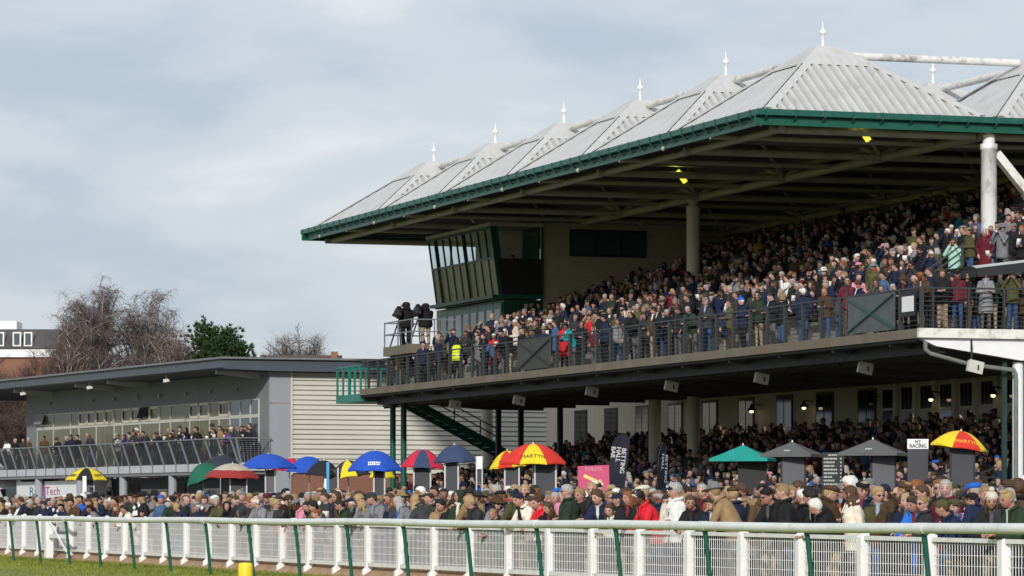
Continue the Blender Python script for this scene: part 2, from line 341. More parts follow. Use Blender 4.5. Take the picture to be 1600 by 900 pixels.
# ------------------------------------------------------------------ grandstand
SN, SF, S0 = 96.7, 153.0, 148.0        # near end, far end of the balcony, end of the upper terrace
P_ = 8.54; A0 = 113.2; RN = A0 - P_ / 2; RF = 162.35
G = thing('grandstand', 'large green and white grandstand with a pyramid roof and two packed tiers', 'grandstand', STAND, (45, SN, 0))
EZ = 13.98                              # eave height (roof sheets), gutter top a little above
def zf(L): return 6.55 if L < 46.4 else 6.55 + 0.396 * min(13, math.floor((L - 46.4) / 1.2) + 1)
def zl(L): return 0.008 if L < 44.4 else 0.008 + 0.26 * min(12, math.floor((L - 44.4) / 1.2) + 1)
# roof: two rows of truncated pyramids
rowL = [(45.2, 53.25, 49.15), (53.35, 61.6, 57.15)]
APZ = 16.85
for ri, (La, Lb, Lc) in enumerate(rowL):
    for k in range(6):
        sc_ = A0 + P_ * k; sa = RN + P_ * k; sb = sa + P_ if k < 5 else RF
        ap = (Lc, sc_, APZ)
        h = 0.13                                               # cut at the top
        def lp(p, q, u): return tuple(p[i] + (q[i] - p[i]) * u for i in range(3))
        cs = [(La, sa, EZ), (Lb, sa, EZ), (Lb, sb, EZ), (La, sb, EZ)]
        tp = [lp(ap, c, h) for c in cs]
        mb = MB(STAND)
        for i in range(4):
            j = (i + 1) % 4
            mb.quad(cs[i], cs[j], tp[j], tp[i])
        mb.quad(*tp)
        # ribs of the profiled sheet, running up each slope
        for i in (0, 1, 2, 3):
            j = (i + 1) % 4
            a, b_ = Vector(cs[i]), Vector(cs[j]); ln = (b_ - a).length; e1 = (b_ - a).normalized()
            apx = Vector(ap); foot = a + e1 * (apx - a).dot(e1); up = (apx - foot).normalized(); sl_ = (apx - foot).length
            nrm = e1.cross(up).normalized(); 
            if nrm.z < 0: nrm = -nrm
            fx = (foot - a).length; cnt = 25; pit = ln / cnt; hh = 0.085 if i in (0, 2) else 0.012
            for q in range(cnt):
                xs = [pit * (q + 0.20), pit * (q + 0.30), pit * (q + 0.70), pit * (q + 0.80)]
                tops = [min((x / fx if x < fx else (ln - x) / (ln - fx)) * sl_, sl_ * 0.80) for x in xs]
                if min(tops) < 0.25: continue
                lo = [a + e1 * xs[m_] + nrm * (0.0 if m_ in (0, 3) else hh) - up * 0.0 for m_ in range(4)]
                hi = [a + e1 * xs[m_] + up * tops[m_] + nrm * (0.0 if m_ in (0, 3) else hh) for m_ in range(4)]
                mb.add(lo + hi, [(0, 1, 5, 4), (1, 2, 6, 5), (2, 3, 7, 6), (4, 5, 6, 7)])
                if i in (0, 2):                                   # trough beside each rib, darker to paint in the rib shade
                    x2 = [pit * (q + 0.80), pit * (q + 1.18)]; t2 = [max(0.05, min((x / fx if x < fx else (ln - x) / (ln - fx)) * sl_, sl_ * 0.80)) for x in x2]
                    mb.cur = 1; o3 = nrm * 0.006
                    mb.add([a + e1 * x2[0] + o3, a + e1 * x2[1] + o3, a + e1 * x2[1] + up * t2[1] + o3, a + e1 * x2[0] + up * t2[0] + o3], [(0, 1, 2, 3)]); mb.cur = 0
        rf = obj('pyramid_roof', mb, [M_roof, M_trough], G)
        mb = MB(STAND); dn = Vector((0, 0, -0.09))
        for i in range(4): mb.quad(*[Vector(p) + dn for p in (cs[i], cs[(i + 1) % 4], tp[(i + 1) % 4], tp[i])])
        mb.quad(*[Vector(p) + dn for p in tp]); obj('added_underside_sheet', mb, M_underside, G)  # added dark sheets that darken the underside of the roof
        # hip flashings and cap
        mb = MB(STAND)
        for i in range(4):
            a, b_ = Vector(cs[i]), Vector(tp[i]); nb = [cs[(i + 1) % 4], cs[(i - 1) % 4]]
            for q in nb:
                d = (b_ - a).normalized(); e1 = (Vector(q) - a); e1 = (e1 - d * e1.dot(d)).normalized()
                nn = d.cross(e1); nn = nn if nn.z > 0 else -nn; o_ = nn * 0.068
                wd = 0.27
                mb.add([a + o_ + d * 0.3, a + o_ + e1 * wd + d * 0.5, b_ + o_ + e1 * wd * 0.8, b_ + o_, a + o_ - nn * 0.02 + d * 0.3, a + o_ + e1 * wd - nn * 0.02 + d * 0.5, b_ + o_ + e1 * wd * 0.8 - nn * 0.02, b_ + o_ - nn * 0.02],
                       [(0, 1, 2, 3), (7, 6, 5, 4), (1, 5, 6, 2), (0, 4, 5, 1)])
        lo = [Vector(lp(ap, c, 0.34)) + Vector((0, 0, 0.085)) for c in cs]; hi = [Vector(lp(ap, c, 0.095)) + Vector((0, 0, 0.10)) for c in cs]
        lo2 = [v - Vector((0, 0, 0.03)) for v in lo]
        mb.add(lo + hi + lo2, [(0, 1, 5, 4), (1, 2, 6, 5), (2, 3, 7, 6), (3, 0, 4, 7), (4, 5, 6, 7), (0, 8, 9, 1), (1, 9, 10, 2), (2, 10, 11, 3), (3, 11, 8, 0)])
        obj('roof_cap', mb, M_roofflash, G)
        zt = hi[0].z
        mb = MB(STAND); mb.lathe((Lc, sc_, zt), [(0.10, 0), (0.07, 0.04), (0.046, 0.07), (0.042, 0.40), (0.065, 0.42), (0.105, 0.455), (0.118, 0.50), (0.10, 0.55), (0.05, 0.58), (0.028, 0.61), (0.010, 0.86)], 12)
        obj('finial', mb, M_white, G)
    # ridge tubes tying the caps together
    for k in range(5):
        mb = MB(STAND); mb.tube([(Lc, A0 + P_ * k + 0.85, APZ - 0.42), (Lc, A0 + P_ * (k + 1) - 0.85, APZ - 0.42)], 0.13, 10)
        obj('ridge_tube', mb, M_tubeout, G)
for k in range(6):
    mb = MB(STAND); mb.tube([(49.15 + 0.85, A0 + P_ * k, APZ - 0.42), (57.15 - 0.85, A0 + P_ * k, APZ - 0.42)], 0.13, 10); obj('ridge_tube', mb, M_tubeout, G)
# valley gutters between the pyramids
mb = MB(STAND)
for k in range(1, 6): mb.box((45.05, RN + P_ * k - 0.14, EZ - 0.12), (61.5, RN + P_ * k + 0.14, EZ - 0.02))
mb.box((53.16, RN + 0.02, EZ - 0.16), (53.44, RF, EZ - 0.01)); obj('valley_gutter', mb, mat('grey gutter', (0.22, 0.21, 0.2), 0.6, 0.15), G)
# green gutter with brackets, darker fascia set back under it
def gutter(a, b_, nx, ny):
    a = Vector(a); b_ = Vector(b_); mb = MB(STAND); nv = Vector((nx, ny, 0)); o_ = nv * 0.26
    mb.prism([a, a + o_ + Vector((0, 0, 0.03)), a + o_ - Vector((0, 0, 0.16)), a - Vector((0, 0, 0.21))], b_ - a); obj('gutter', mb, M_gutter, G)
    mb = MB(STAND); mb.prism([a + nv * 0.06 - Vector((0, 0, 0.212)), a + nv * 0.06 - Vector((0, 0, 0.46)), a - nv * 0.02 - Vector((0, 0, 0.46)), a - nv * 0.02 - Vector((0, 0, 0.212))], b_ - a); obj('fascia', mb, M_green, G)
    n_ = int((b_ - a).length / 1.0); d = (b_ - a).normalized()
    for i in range(n_ + 1):
        p = a + d * (0.3 + i * 1.0)
        if (p - a).length > (b_ - a).length: break
        mb = MB(STAND); mb.prism([p + nv * 0.263 + Vector((0, 0, 0.04)), p + nv * 0.29 + Vector((0, 0, 0.04)), p + nv * 0.285 - Vector((0, 0, 0.19)), p + nv * 0.07 - Vector((0, 0, 0.34)), p + nv * 0.07 - Vector((0, 0, 0.28)), p + nv * 0.262 - Vector((0, 0, 0.165))], d * 0.05)
        obj('gutter_bracket', mb, M_gutter, G)
GZ = EZ + 0.05
gutter((45.2, RN, GZ), (45.2, RF, GZ), -1, 0)
gutter((44.94, RN, GZ), (61.7, RN, GZ), 0, -1)
gutter((61.7, RF, GZ), (44.94, RF, GZ), 0, 1)
# frame under the roof
BZ = 13.55
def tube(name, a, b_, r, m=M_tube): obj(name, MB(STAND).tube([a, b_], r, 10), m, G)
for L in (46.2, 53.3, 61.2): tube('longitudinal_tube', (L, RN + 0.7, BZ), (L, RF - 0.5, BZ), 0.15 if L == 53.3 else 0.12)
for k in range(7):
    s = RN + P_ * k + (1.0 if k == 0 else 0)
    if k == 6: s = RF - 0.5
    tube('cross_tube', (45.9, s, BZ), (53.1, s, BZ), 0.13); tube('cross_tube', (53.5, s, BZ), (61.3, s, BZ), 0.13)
for Lc in (49.15, 57.15):
    for k in range(6):
        s = A0 + P_ * k
        mb = MB(STAND)
        for dL in (-4.0, 4.0):
            for ds in (-P_ / 2, P_ / 2): mb.tube([(Lc + dL, s + ds, BZ + 0.05), (Lc, s, APZ - 0.5)], 0.085, 7)
        mb.tube([(Lc - 4, s, BZ + 0.05), (Lc + 4, s, BZ + 0.05)], 0.09, 7)
        obj('roof_strut', mb, M_tube, G)
# columns with lattice struts
for s in (109.3, 135.4, 161.0):
    near = s < 110; zb = zf(53.3) if s < 148 else 0
    m = M_column if near else M_cream
    mb = MB(STAND); mb.lathe((53.3, s, zb), [(0.26, 0), (0.26, 13.05 - zb), (0.285, 13.06 - zb), (0.285, 13.25 - zb), (0.2, 13.26 - zb), (0.2, BZ - zb)], 20); obj('column', mb, m, G)
    for ds in ((1,) if near else (-1, 1)):
        pass
mb = MB(STAND); mb.bar((53.55, 109.3, 12.95), (56.6, 109.3, 9.6), 0.30, 0.26); obj('strut', mb, M_whitestain, G)
for i in range(3):
    pass
# lit fittings under the roof
for x, y, L, s in ((1067, 276, 49.3, None), (1353, 210, 49.3, None)):
    s = s_at(x, L); z = z_at(y, L, s)
    mb = MB(STAND); mb.bar((L - 0.22, s, z + 0.20), (L + 0.1, s, z - 0.2), 0.16, 0.14); fl = obj('floodlight', mb, M_yellowlamp, G)
    mb = MB(STAND); mb.bar((L + 0.11, s, z - 0.21), (L + 0.3, s, z + 0.6), 0.07); obj('lamp_arm', mb, M_dark, G)
    ld = bpy.data.lights.new('tube light', 'POINT'); ld.energy = 14; ld.color = (0.9, 0.85, 0.12); ld.shadow_soft_size = 0.2
    lo_ = bpy.data.objects.new('tube_light', ld); C.objects.link(lo_); lo_.location = STAND @ Vector((L - 0.35, s - 0.15, z + 0.12))
# upper terrace: steps, balcony slab
prof = [(45.0, 6.32), (45.0, 6.55), (46.4, 6.55)]
L, z = 46.4, 6.55
for i in range(13):
    z += 0.396; prof.append((L, z)); L += 1.2; prof.append((L, z))
prof += [(62.05, z), (62.05, 6.32)]
mb = MB(STAND); mb.prism([(l_, 101.0, z_) for l_, z_ in prof], (0, S0 - 101.0, 0)); obj('upper_terrace', mb, M_step, G)
mb = MB(STAND); mb.box((45.005, SN, 6.325), (56, 100.995, 6.55)); obj('balcony_floor', mb, M_step, G)
mb = MB(STAND); mb.box((45.005, S0 + 0.002, 6.325), (53, SF, 6.55)); obj('balcony_floor', mb, M_step, G)
mb = MB(STAND); mb.box((44.9, SN + 0.002, 6.30), (45.003, SF, 6.57)); obj('slab_edge', mb, M_conc, G)
mb = MB(STAND); mb.box((44.9, SN - 0.12, 6.31), (56, SN - 0.001, 6.58)); obj('slab_edge', mb, M_whitestain, G)
mb = MB(STAND); mb.prism([(44.98, SN + 0.02, 6.305), (56, SN + 0.02, 6.305), (56, SN + 0.02, 5.66), (48.2, SN + 0.02, 5.70), (45.5, SN + 0.02, 6.08)], (0, 0.22, 0)); obj('end_beam', mb, M_white, G)
mb = MB(STAND); mb.lathe((48.25, SN + 0.35, 0), [(0.16, 0), (0.16, 5.66)], 14); obj('column', mb, M_white, G)
mb = MB(STAND); mb.lathe((48.25, SN + 0.35, 0), [(0.2, 0.0), (0.2, 2.3), (0.17, 2.32)], 14); obj('column_guard', mb, mat('yellow ochre paint', (0.35, 0.26, 0.04), 0.6, 0.15), G)
mb = MB(STAND); mb.box((47.76, SN + 0.3, 0), (47.88, SN + 0.42, 5.7)); obj('post', mb, mat('dark green post', (0.02, 0.045, 0.035), 0.6), G)
pipe = [(45.15, SN - 0.02, 6.2), (45.15, SN - 0.02, 5.98), (45.3, SN - 0.02, 5.86), (46.6, SN - 0.02, 5.55), (47.95, SN - 0.02, 5.42), (48.0, SN - 0.02, 5.3), (48.0, SN - 0.02, 0)]
obj('drainpipe', MB(STAND).tube(pipe, 0.065, 8), mat('grey green pipe', (0.16, 0.18, 0.15), 0.6, 0.2, 3), G)
# soffit and cantilever brackets
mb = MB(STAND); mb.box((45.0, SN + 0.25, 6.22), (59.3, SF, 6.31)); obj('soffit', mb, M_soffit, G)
for k in range(14):
    s = 99 + 4.15 * k
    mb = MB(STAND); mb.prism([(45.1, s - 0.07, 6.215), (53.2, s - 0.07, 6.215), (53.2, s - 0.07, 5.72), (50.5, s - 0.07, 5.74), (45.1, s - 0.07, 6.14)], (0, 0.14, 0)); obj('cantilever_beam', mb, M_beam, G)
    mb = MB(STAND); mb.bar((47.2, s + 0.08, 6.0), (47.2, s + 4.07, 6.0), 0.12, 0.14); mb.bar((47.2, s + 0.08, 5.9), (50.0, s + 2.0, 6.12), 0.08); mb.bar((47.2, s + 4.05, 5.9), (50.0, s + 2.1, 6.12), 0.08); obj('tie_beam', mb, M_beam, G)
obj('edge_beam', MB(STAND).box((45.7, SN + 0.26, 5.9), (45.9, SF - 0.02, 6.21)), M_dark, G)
# lower terrace
prof = [(44.4, 0.0)]; L, z = 44.4, 0.008
for i in range(12):
    z += 0.26; prof.append((L, z)); L += 1.2; prof.append((L, z))
prof += [(60.0, z), (60.0, 0.0)]
mb = MB(STAND); mb.prism([(l_, SN + 0.6, z_) for l_, z_ in prof], (0, SF + 10 - SN - 0.6, 0)); obj('lower_terrace', mb, M_step, G)
# lower concourse wall: cream bays, pilasters, sash windows, doors
LW = 59.3
mb = MB(STAND); mb.box((LW, SN + 0.6, 2.9), (LW + 0.3, SF + 17, 6.6)); obj('concourse_wall', mb, M_cream, G)
k = 0; s = SN + 2.0
rw = random.Random(8)
while s < SF + 14:
    far = s > 131
    if not far:
        mb = MB(STAND); mb.box((LW - 0.12, s - 0.30, 2.95), (LW - 0.002, s - 0.08, 6.2)); mb.box((LW - 0.14, s - 0.33, 5.98), (LW - 0.003, s - 0.05, 6.2)); obj('pilaster', mb, M_pilaster, G)
        kind = 'door' if k % 7 == 4 else 'window'
        mb = MB(STAND); mb.box((LW - 0.05, s + 0.05, 3.2), (LW - 0.004, s + 1.15, 6.12)); wd_ = obj(kind, mb, M_pilaster, G)
        if kind == 'window':
            mb = MB(STAND); mb.cur = 0
            for c in range(3): mb.box((LW - 0.056, s + 0.12 + c * 0.33, 5.2), (LW - 0.052, s + 0.42 + c * 0.33, 6.04))
            mb.cur = 1
            mb.box((LW - 0.056, s + 0.12, 3.4), (LW - 0.052, s + 1.08, 5.12))
            obj('pane', mb, [M_glassdark, M_curtain_sky if rw.random() < 0.6 else M_glassblue], wd_)
        else:
            mb = MB(STAND); mb.box((LW - 0.056, s + 0.14, 3.3), (LW - 0.052, s + 1.06, 5.2)); mb.box((LW - 0.056, s + 0.14, 5.3), (LW - 0.052, s + 1.06, 6.0)); obj('doorway', mb, M_glassdark, wd_)
        s += 1.72
    else:
        mb = MB(STAND); mb.box((LW - 0.05, s, 3.1), (LW - 0.004, s + 1.7, 6.1)); wd_ = obj('window', mb, M_dark, G)
        mb = MB(STAND); mb.box((LW - 0.056, s + 0.1, 3.2), (LW - 0.052, s + 0.8, 6.0)); mb.box((LW - 0.056, s + 0.9, 3.2), (LW - 0.052, s + 1.6, 6.0)); obj('pane', mb, M_glassdark, wd_)
        s += 4.1
    k += 1
for k, s in enumerate((99.5, 104.8, 110, 115.2, 120.4, 125.6, 131, 137.5, 143)):
    mb = MB(STAND); mb.bar((LW - 0.02, s, 5.75), (LW - 0.42, s, 5.8), 0.04); mb.lathe((LW - 0.42, s, 5.52), [(0.19, 0), (0.17, 0.05), (0.06, 0.16), (0.05, 0.26)], 12); lm = obj('wall_lamp', mb, M_black, G)
    mb = MB(STAND); mb.lathe((LW - 0.42, s, 5.42), [(0.03, 0), (0.08, 0.03), (0.085, 0.08), (0.05, 0.115)], 10); obj('bulb', mb, M_lampon if k not in (1, 6) else M_letterw, lm)
    if k not in (1, 6):
        ld = bpy.data.lights.new('wall lamp light', 'SPOT'); ld.energy = 95; ld.color = (1.0, 0.88, 0.68); ld.shadow_soft_size = 0.1; ld.spot_size = R(125); ld.spot_blend = 0.6
        lo_ = bpy.data.objects.new('wall_lamp_light', ld); C.objects.link(lo_); lo_.location = STAND @ Vector((LW - 0.5, s, 5.38)); lo_.rotation_euler = (STAND.to_3x3() @ Vector((0.75, 0, 1))).to_track_quat('Z', 'Y').to_euler()
for s in (135.4, 139.6): obj('column', MB(STAND).lathe((53.3, s, zl(53.3)), [(0.25, 0), (0.25, 6.2 - zl(53.3))], 18), M_cream, G)
for s in (144.5, 149.5, 152.5):
    obj('post', MB(STAND).box((50.9, s - 0.1, zl(51)), (51.1, s + 0.1, 6.2)), M_dark, G)
# back wall of the upper tier, with slits of daylight, and the far end wall
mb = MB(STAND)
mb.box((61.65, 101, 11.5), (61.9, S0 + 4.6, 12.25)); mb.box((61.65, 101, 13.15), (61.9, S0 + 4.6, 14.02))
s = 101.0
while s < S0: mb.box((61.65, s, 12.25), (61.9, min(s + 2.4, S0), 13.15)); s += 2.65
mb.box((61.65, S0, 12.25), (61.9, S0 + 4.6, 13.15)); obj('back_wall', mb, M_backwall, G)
mb = MB(STAND); mb.box((51.45, S0, 6.56), (57.6, S0 + 0.3, 13.5)); mb.box((57.6, S0 + 0.02, 6.56), (58.0, S0 + 4.6, 13.5)); mb.box((57.9, S0 + 4.5, 6.56), (61.9, S0 + 4.8, 13.9)); obj('end_wall', mb, M_block, G)
mb = MB(STAND); mb.box((52.65, S0 - 0.05, 12.1), (56.1, S0 - 0.003, 13.25)); wd_ = obj('window', mb, M_black, G)
mb = MB(STAND)
for i in range(3): mb.box((52.75 + i * 1.13, S0 - 0.056, 12.2), (53.8 + i * 1.13, S0 - 0.052, 13.15))
obj('pane', mb, M_glassblue, wd_)
# side wall of the terrace at the near end (brick), canopy roof over the stair well
mb = MB(STAND); mb.box((47.6, 100.7, 6.56), (61.9, 100.98, 7.9)); mb.box((52.6, 100.7, 7.9), (61.9, 100.98, 9.3)); obj('side_wall', mb, brickmat('buff brick', (0.36, 0.22, 0.14), (0.30, 0.19, 0.13), (0.36, 0.32, 0.25), 4.0), G)
mb = MB(STAND); mb.prism([(46.85, 97.2, 8.42), (47.0, 97.2, 8.36), (53.5, 97.2, 9.20), (53.5, 97.2, 9.26)], (0, 3.4, 0)); obj('canopy', mb, mat('pale canopy sheet', (0.42, 0.46, 0.46), 0.4, 0.06, 1.0), G)
mb = MB(STAND); mb.prism([(46.98, 97.15, 8.34), (53.5, 97.15, 9.18), (53.5, 97.15, 8.86), (47.02, 97.15, 8.10)], (0, 0.06, 0)); mb.box((46.95, 97.22, 8.1), (47.0, 100.6, 8.33)); obj('canopy_fascia', mb, M_dark, G)
# balcony railing
RA = thing  # (alias kept short)
mb = MB(STAND)
for q in range(8):
    z = 6.68 + q * 0.135
    mb.bar((45.02, SN - 0.02, z), (45.02, SF, z), 0.016)
obj('railing_wire', mb, M_railing, G)
obj('handrail', MB(STAND).bar((45.02, SN - 0.02, 7.74), (45.02, SF, 7.74), 0.06, 0.05), M_railing, G)
s = SN - 0.02
while s < SF:
    mb = MB(STAND); mb.box((44.98, s - 0.04, 6.3), (45.09, s + 0.04, 7.76)); obj('railing_post', mb, M_railing, G); s += 1.42
mb = MB(STAND)
for q in range(8): mb.bar((45.06, SN - 0.02, 6.68 + q * 0.135), (52, SN - 0.02, 6.68 + q * 0.135), 0.02)
obj('railing_wire', mb, M_railing, G)
obj('handrail', MB(STAND).bar((45.06, SN - 0.02, 7.74), (52, SN - 0.02, 7.74), 0.06, 0.05), M_railing, G)
for i in range(6): obj('railing_post', MB(STAND).box((45.35 + i * 1.12, SN - 0.06, 6.5), (45.41 + i * 1.12, SN + 0.02, 7.74)), M_railing, G)
# stair rail climbing across the near end
mb = MB(STAND)
for q in range(4): mb.bar((45.3, 99.6, 7.55 - q * 0.2), (47.75, 99.6, 9.25 - q * 0.2), 0.045)
for i in range(3): mb.bar((45.5 + i * 1.1, 99.6, 6.55), (45.5 + i * 1.1, 99.6, 7.68 + i * 0.763), 0.05)
obj('stair_rail', mb, M_railing, G)
mb = MB(STAND)
for q in range(5): mb.bar((51.3, 104.2, 8.5 + q * 0.2), (56.5, 104.2, 9.9 + q * 0.2), 0.035)
for i in range(5): mb.bar((51.4 + i * 1.25, 104.2, 7.9), (51.4 + i * 1.25, 104.2, 9.35 + i * 0.336), 0.05)
obj('stair_rail', mb, M_greyrail, G)
mb = MB(STAND)
for q in range(4): mb.bar((44.2, 98.2, 1.25 - q * 0.22), (48.4, 98.2, 2.75 - q * 0.22), 0.045)
for i in range(4): mb.bar((44.3 + i * 1.3, 98.2, 0.0), (44.3 + i * 1.3, 98.2, 1.28 + i * 0.464), 0.05)
obj('stair_rail', mb, M_railing, G)
# solid panels with crossed braces on the railing
def xpanel(x0, x1, m, green):
    sa, sb = s_at(x1, 45), s_at(x0, 45)
    mb = MB(STAND); mb.box((44.955, sa, 6.62), (44.975, sb, 7.7)); pn = obj('railing_panel', mb, m, G)
    mb = MB(STAND); mb.bar((44.93, sa, 6.66), (44.93, sb, 7.66), 0.03, 0.05); mb.bar((44.90, sa, 7.66), (44.90, sb, 6.66), 0.03, 0.05); obj('brace', mb, M_green if green else M_dark, pn)
xpanel(812, 862, mat('dark panel', (0.05, 0.05, 0.045), 0.6, 0.15), False)
xpanel(1327, 1400, mat('blue grey panel', (0.085, 0.095, 0.105), 0.6, 0.15), True)
sa, sb = s_at(1431, 44.95), s_at(1408, 44.95)
t = thing('notice', 'white paper notice on a black panel at the corner of the balcony railing', 'notice', STAND, (44.93, (sa + sb) / 2, 6.7))
mb = MB(STAND); mb.box((44.93, sa, 6.95), (44.95, sb, 7.68)); obj('backing', mb, M_black, t)
mb = MB(STAND); mb.box((44.915, sa + 0.1, 7.08), (44.928, sb - 0.12, 7.52)); obj('paper', mb, M_white, t)
# commentary booth
def booth():
    L0, L1, LB, s0, s1 = 49.15, 49.55, 51.44, S0 - 0.1, 156.7
    z0, z1, zt = 10.42, 11.95, 13.3
    def Lz(z): return L0 + (L1 - L0) * (zt - z) / (zt - z0)
    mb = MB(STAND); mb.box((L0 - 0.1, s0 - 0.05, zt), (LB, s1 + 0.1, zt + 0.14)); obj('booth_roof', mb, M_tube, G)
    mb = MB(STAND); mb.box((49.2, s0 + 0.01, z0 - 0.14), (LB, s1, z0)); mb.box((LB - 0.1, s0 + 0.4, z0), (LB, s1, zt)); obj('booth_shell', mb, M_booth, G)
    mb = MB(STAND); mb.prism([(L1 - 0.05, s0, z0 - 0.16), (L1 + 0.02, s0, z0 + 0.02), (LB, s0, z0 + 0.02), (LB, s0, z0 - 0.16)], (0, -0.06, 0)); mb.box((L1 - 0.08, s0 - 0.05, z0 - 0.18), (L1 + 0.05, s1, z0 + 0.02)); obj('booth_trim', mb, M_green, G)
    # front panels
    npan = 9
    for i in range(npan):
        a = s0 + (s1 - s0) * i / npan; b_ = s0 + (s1 - s0) * (i + 1) / npan
        mb = MB(STAND); mb.add([(Lz(z0), a + 0.03, z0 + 0.03), (Lz(z0), b_ - 0.03, z0 + 0.03), (Lz(z1), b_ - 0.03, z1), (Lz(z1), a + 0.03, z1), (Lz(z0) + 0.03, a + 0.03, z0 + 0.03), (Lz(z0) + 0.03, b_ - 0.03, z0 + 0.03), (Lz(z1) + 0.03, b_ - 0.03, z1), (Lz(z1) + 0.03, a + 0.03, z1)], [(3, 2, 1, 0), (4, 5, 6, 7), (0, 1, 5, 4), (1, 2, 6, 5), (2, 3, 7, 6), (3, 0, 4, 7)])
        obj('booth_panel', mb, M_boothpanel, G)
    mb = MB(STAND)
    for i in range(npan + 1):
        a = s0 + (s1 - s0) * i / npan
        mb.bar((Lz(z0), a, z0), (Lz(zt), a, zt), 0.07 if i % 4 else 0.16, 0.07)
    mb.bar((Lz(z1), s0, z1 + 0.03), (Lz(z1), s1, z1 + 0.03), 0.09); mb.bar((Lz(zt), s0, zt - 0.06), (Lz(zt), s1, zt - 0.06), 0.1)
    mb.bar((Lz(z1), s1, z1 + 0.03), (LB, s1, z1 + 0.03), 0.09)
    for L in (50.2, LB): mb.bar((L, s1, z1), (L, s1, zt), 0.08)
    obj('booth_frame', mb, M_booth, G)
    mb = MB(STAND)
    for i in range(npan):
        a = s0 + (s1 - s0) * i / npan; b_ = s0 + (s1 - s0) * (i + 1) / npan
        mb.quad((Lz(z1) + 0.02, a + 0.04, z1 + 0.07), (Lz(z1) + 0.02, b_ - 0.04, z1 + 0.07), (Lz(zt) + 0.02, b_ - 0.04, zt - 0.1), (Lz(zt) + 0.02, a + 0.04, zt - 0.1))
    mb.quad((Lz(z1), s1 - 0.02, z1 + 0.07), (LB, s1 - 0.02, z1 + 0.07), (LB, s1 - 0.02, zt - 0.1), (Lz(zt), s1 - 0.02, zt - 0.1))
    mb.quad((Lz(z1) + 0.2, s0 + 0.03, z1 + 0.02), (LB, s0 + 0.03, z1 + 0.02), (LB, s0 + 0.03, zt - 0.05), (Lz(zt) + 0.2, s0 + 0.03, zt - 0.05))
    obj('booth_glass', mb, M_clear, G)
    mb = MB(STAND); mb.prism([(Lz(z0), s0, z0 + 0.02), (LB, s0, z0 + 0.02), (LB, s0, z1), (Lz(z1), s0, z1)], (0, 0.06, 0)); obj('booth_side', mb, M_black, G)
    mb = MB(STAND); mb.prism([(Lz(z1), s0 - 0.02, z1), (Lz(z1) + 0.26, s0 - 0.02, z1), (Lz(zt) + 0.26, s0 - 0.02, zt), (Lz(zt), s0 - 0.02, zt)], (0, 0.08, 0)); obj('booth_side_post', MB(STAND).box((LB - 0.06, s0 - 0.02, z0), (LB + 0.01, s0 + 0.06, zt)), M_booth, G); obj('booth_side_frame', mb, M_booth, G)
    mb = MB(STAND); mb.box((50.0, s0 + 2.4, z0), (LB - 0.1, s0 + 2.5, zt)); obj('booth_partition', mb, M_cream, G)
    # lower storey
    mb = MB(STAND); mb.box((49.72, s0 + 0.05, 6.56), (51.44, s1 - 0.05, z0 - 0.19)); obj('booth_base_wall', mb, M_booth, G)
    mb = MB(STAND); mb.box((49.72, s1 - 0.05, 6.56), (51.44, s1 + 0.6, z0 - 0.19)); obj('booth_corner_wall', mb, M_block, G)
    n = 8; 
    for i in range(n):
        a = s0 + 0.15 + (s1 - s0 - 0.3) * i / n; b_ = a + (s1 - s0 - 0.3) / n
        mb = MB(STAND); mb.box((49.64, a + 0.02, 8.2), (49.715, b_ - 0.02, 10.1)); mb.box((49.64, a + 0.02, 6.7), (49.715, b_ - 0.02, 8.1)); wd_ = obj('window', mb, M_green, G)
        mb = MB(STAND); mb.box((49.632, a + 0.17, 8.5), (49.638, b_ - 0.17, 9.85)); mb.box((49.632, a + 0.17, 6.95), (49.638, b_ - 0.17, 7.85)); obj('pane', mb, M_glassblue if i in (1, 2, 5, 6) else M_glassdark, wd_)
def clearmat():
    m = bpy.data.materials.new('clear glass'); m.use_nodes = True; n = m.node_tree.nodes; l = m.node_tree.links
    tr = n.new('ShaderNodeBsdfTransparent'); tr.inputs[0].default_value = (0.82, 0.88, 0.9, 1); gl = n.new('ShaderNodeBsdfGlossy'); gl.inputs['Roughness'].default_value = 0.03
    ms = n.new('ShaderNodeMixShader'); ms.inputs[0].default_value = 0.1
    l.new(tr.outputs[0], ms.inputs[1]); l.new(gl.outputs[0], ms.inputs[2]); l.new(ms.outputs[0], n['Material Output'].inputs[0])
    return m
M_clear = clearmat()
booth()
# external stair at the far end: teal landing, green stringers
T = thing('external_staircase', 'green steel staircase with a teal railed landing at the far end of the grandstand', 'staircase', STAND, (47, 155, 0))
sx0, sx1 = SF + 0.05, 156.8
mb = MB(STAND); mb.box((44.95, sx0, 6.05), (47.3, sx1, 6.38)); obj('landing', mb, M_teal, T)
mb = MB(STAND); mb.bar((45, sx0, 7.6), (45, sx1, 7.6), 0.07); mb.bar((45, sx1, 7.6), (47.2, sx1, 7.6), 0.07)
for i in range(5): mb.bar((45, sx0 + 0.1 + i * 0.9, 6.38), (45, sx0 + 0.1 + i * 0.9, 7.57), 0.08)
for i in range(3): mb.bar((45.6 + i * 0.7, sx1, 6.38), (45.6 + i * 0.7, sx1, 7.57), 0.06)
obj('landing_rail', mb, M_teal, T)
for sx in (153.6, 155.2):
    mb = MB(STAND); mb.prism([(47.3, sx, 6.3), (47.3, sx, 5.98), (51.9, sx, 3.66), (51.9, sx, 3.98)], (0, 0.08, 0)); obj('stringer', mb, M_green, T)
for i in range(12):
    L = 47.45 + i * 0.37; z = 6.1 - i * 0.194
    obj('tread', MB(STAND).box((L, 153.69, z - 0.04), (L + 0.3, 155.19, z)), M_greyrail, T)
mb = MB(STAND)
for q in range(3): mb.bar((47.3, 155.3, 7.3 - q * 0.33), (51.9, 155.3, 4.95 - q * 0.33), 0.05)
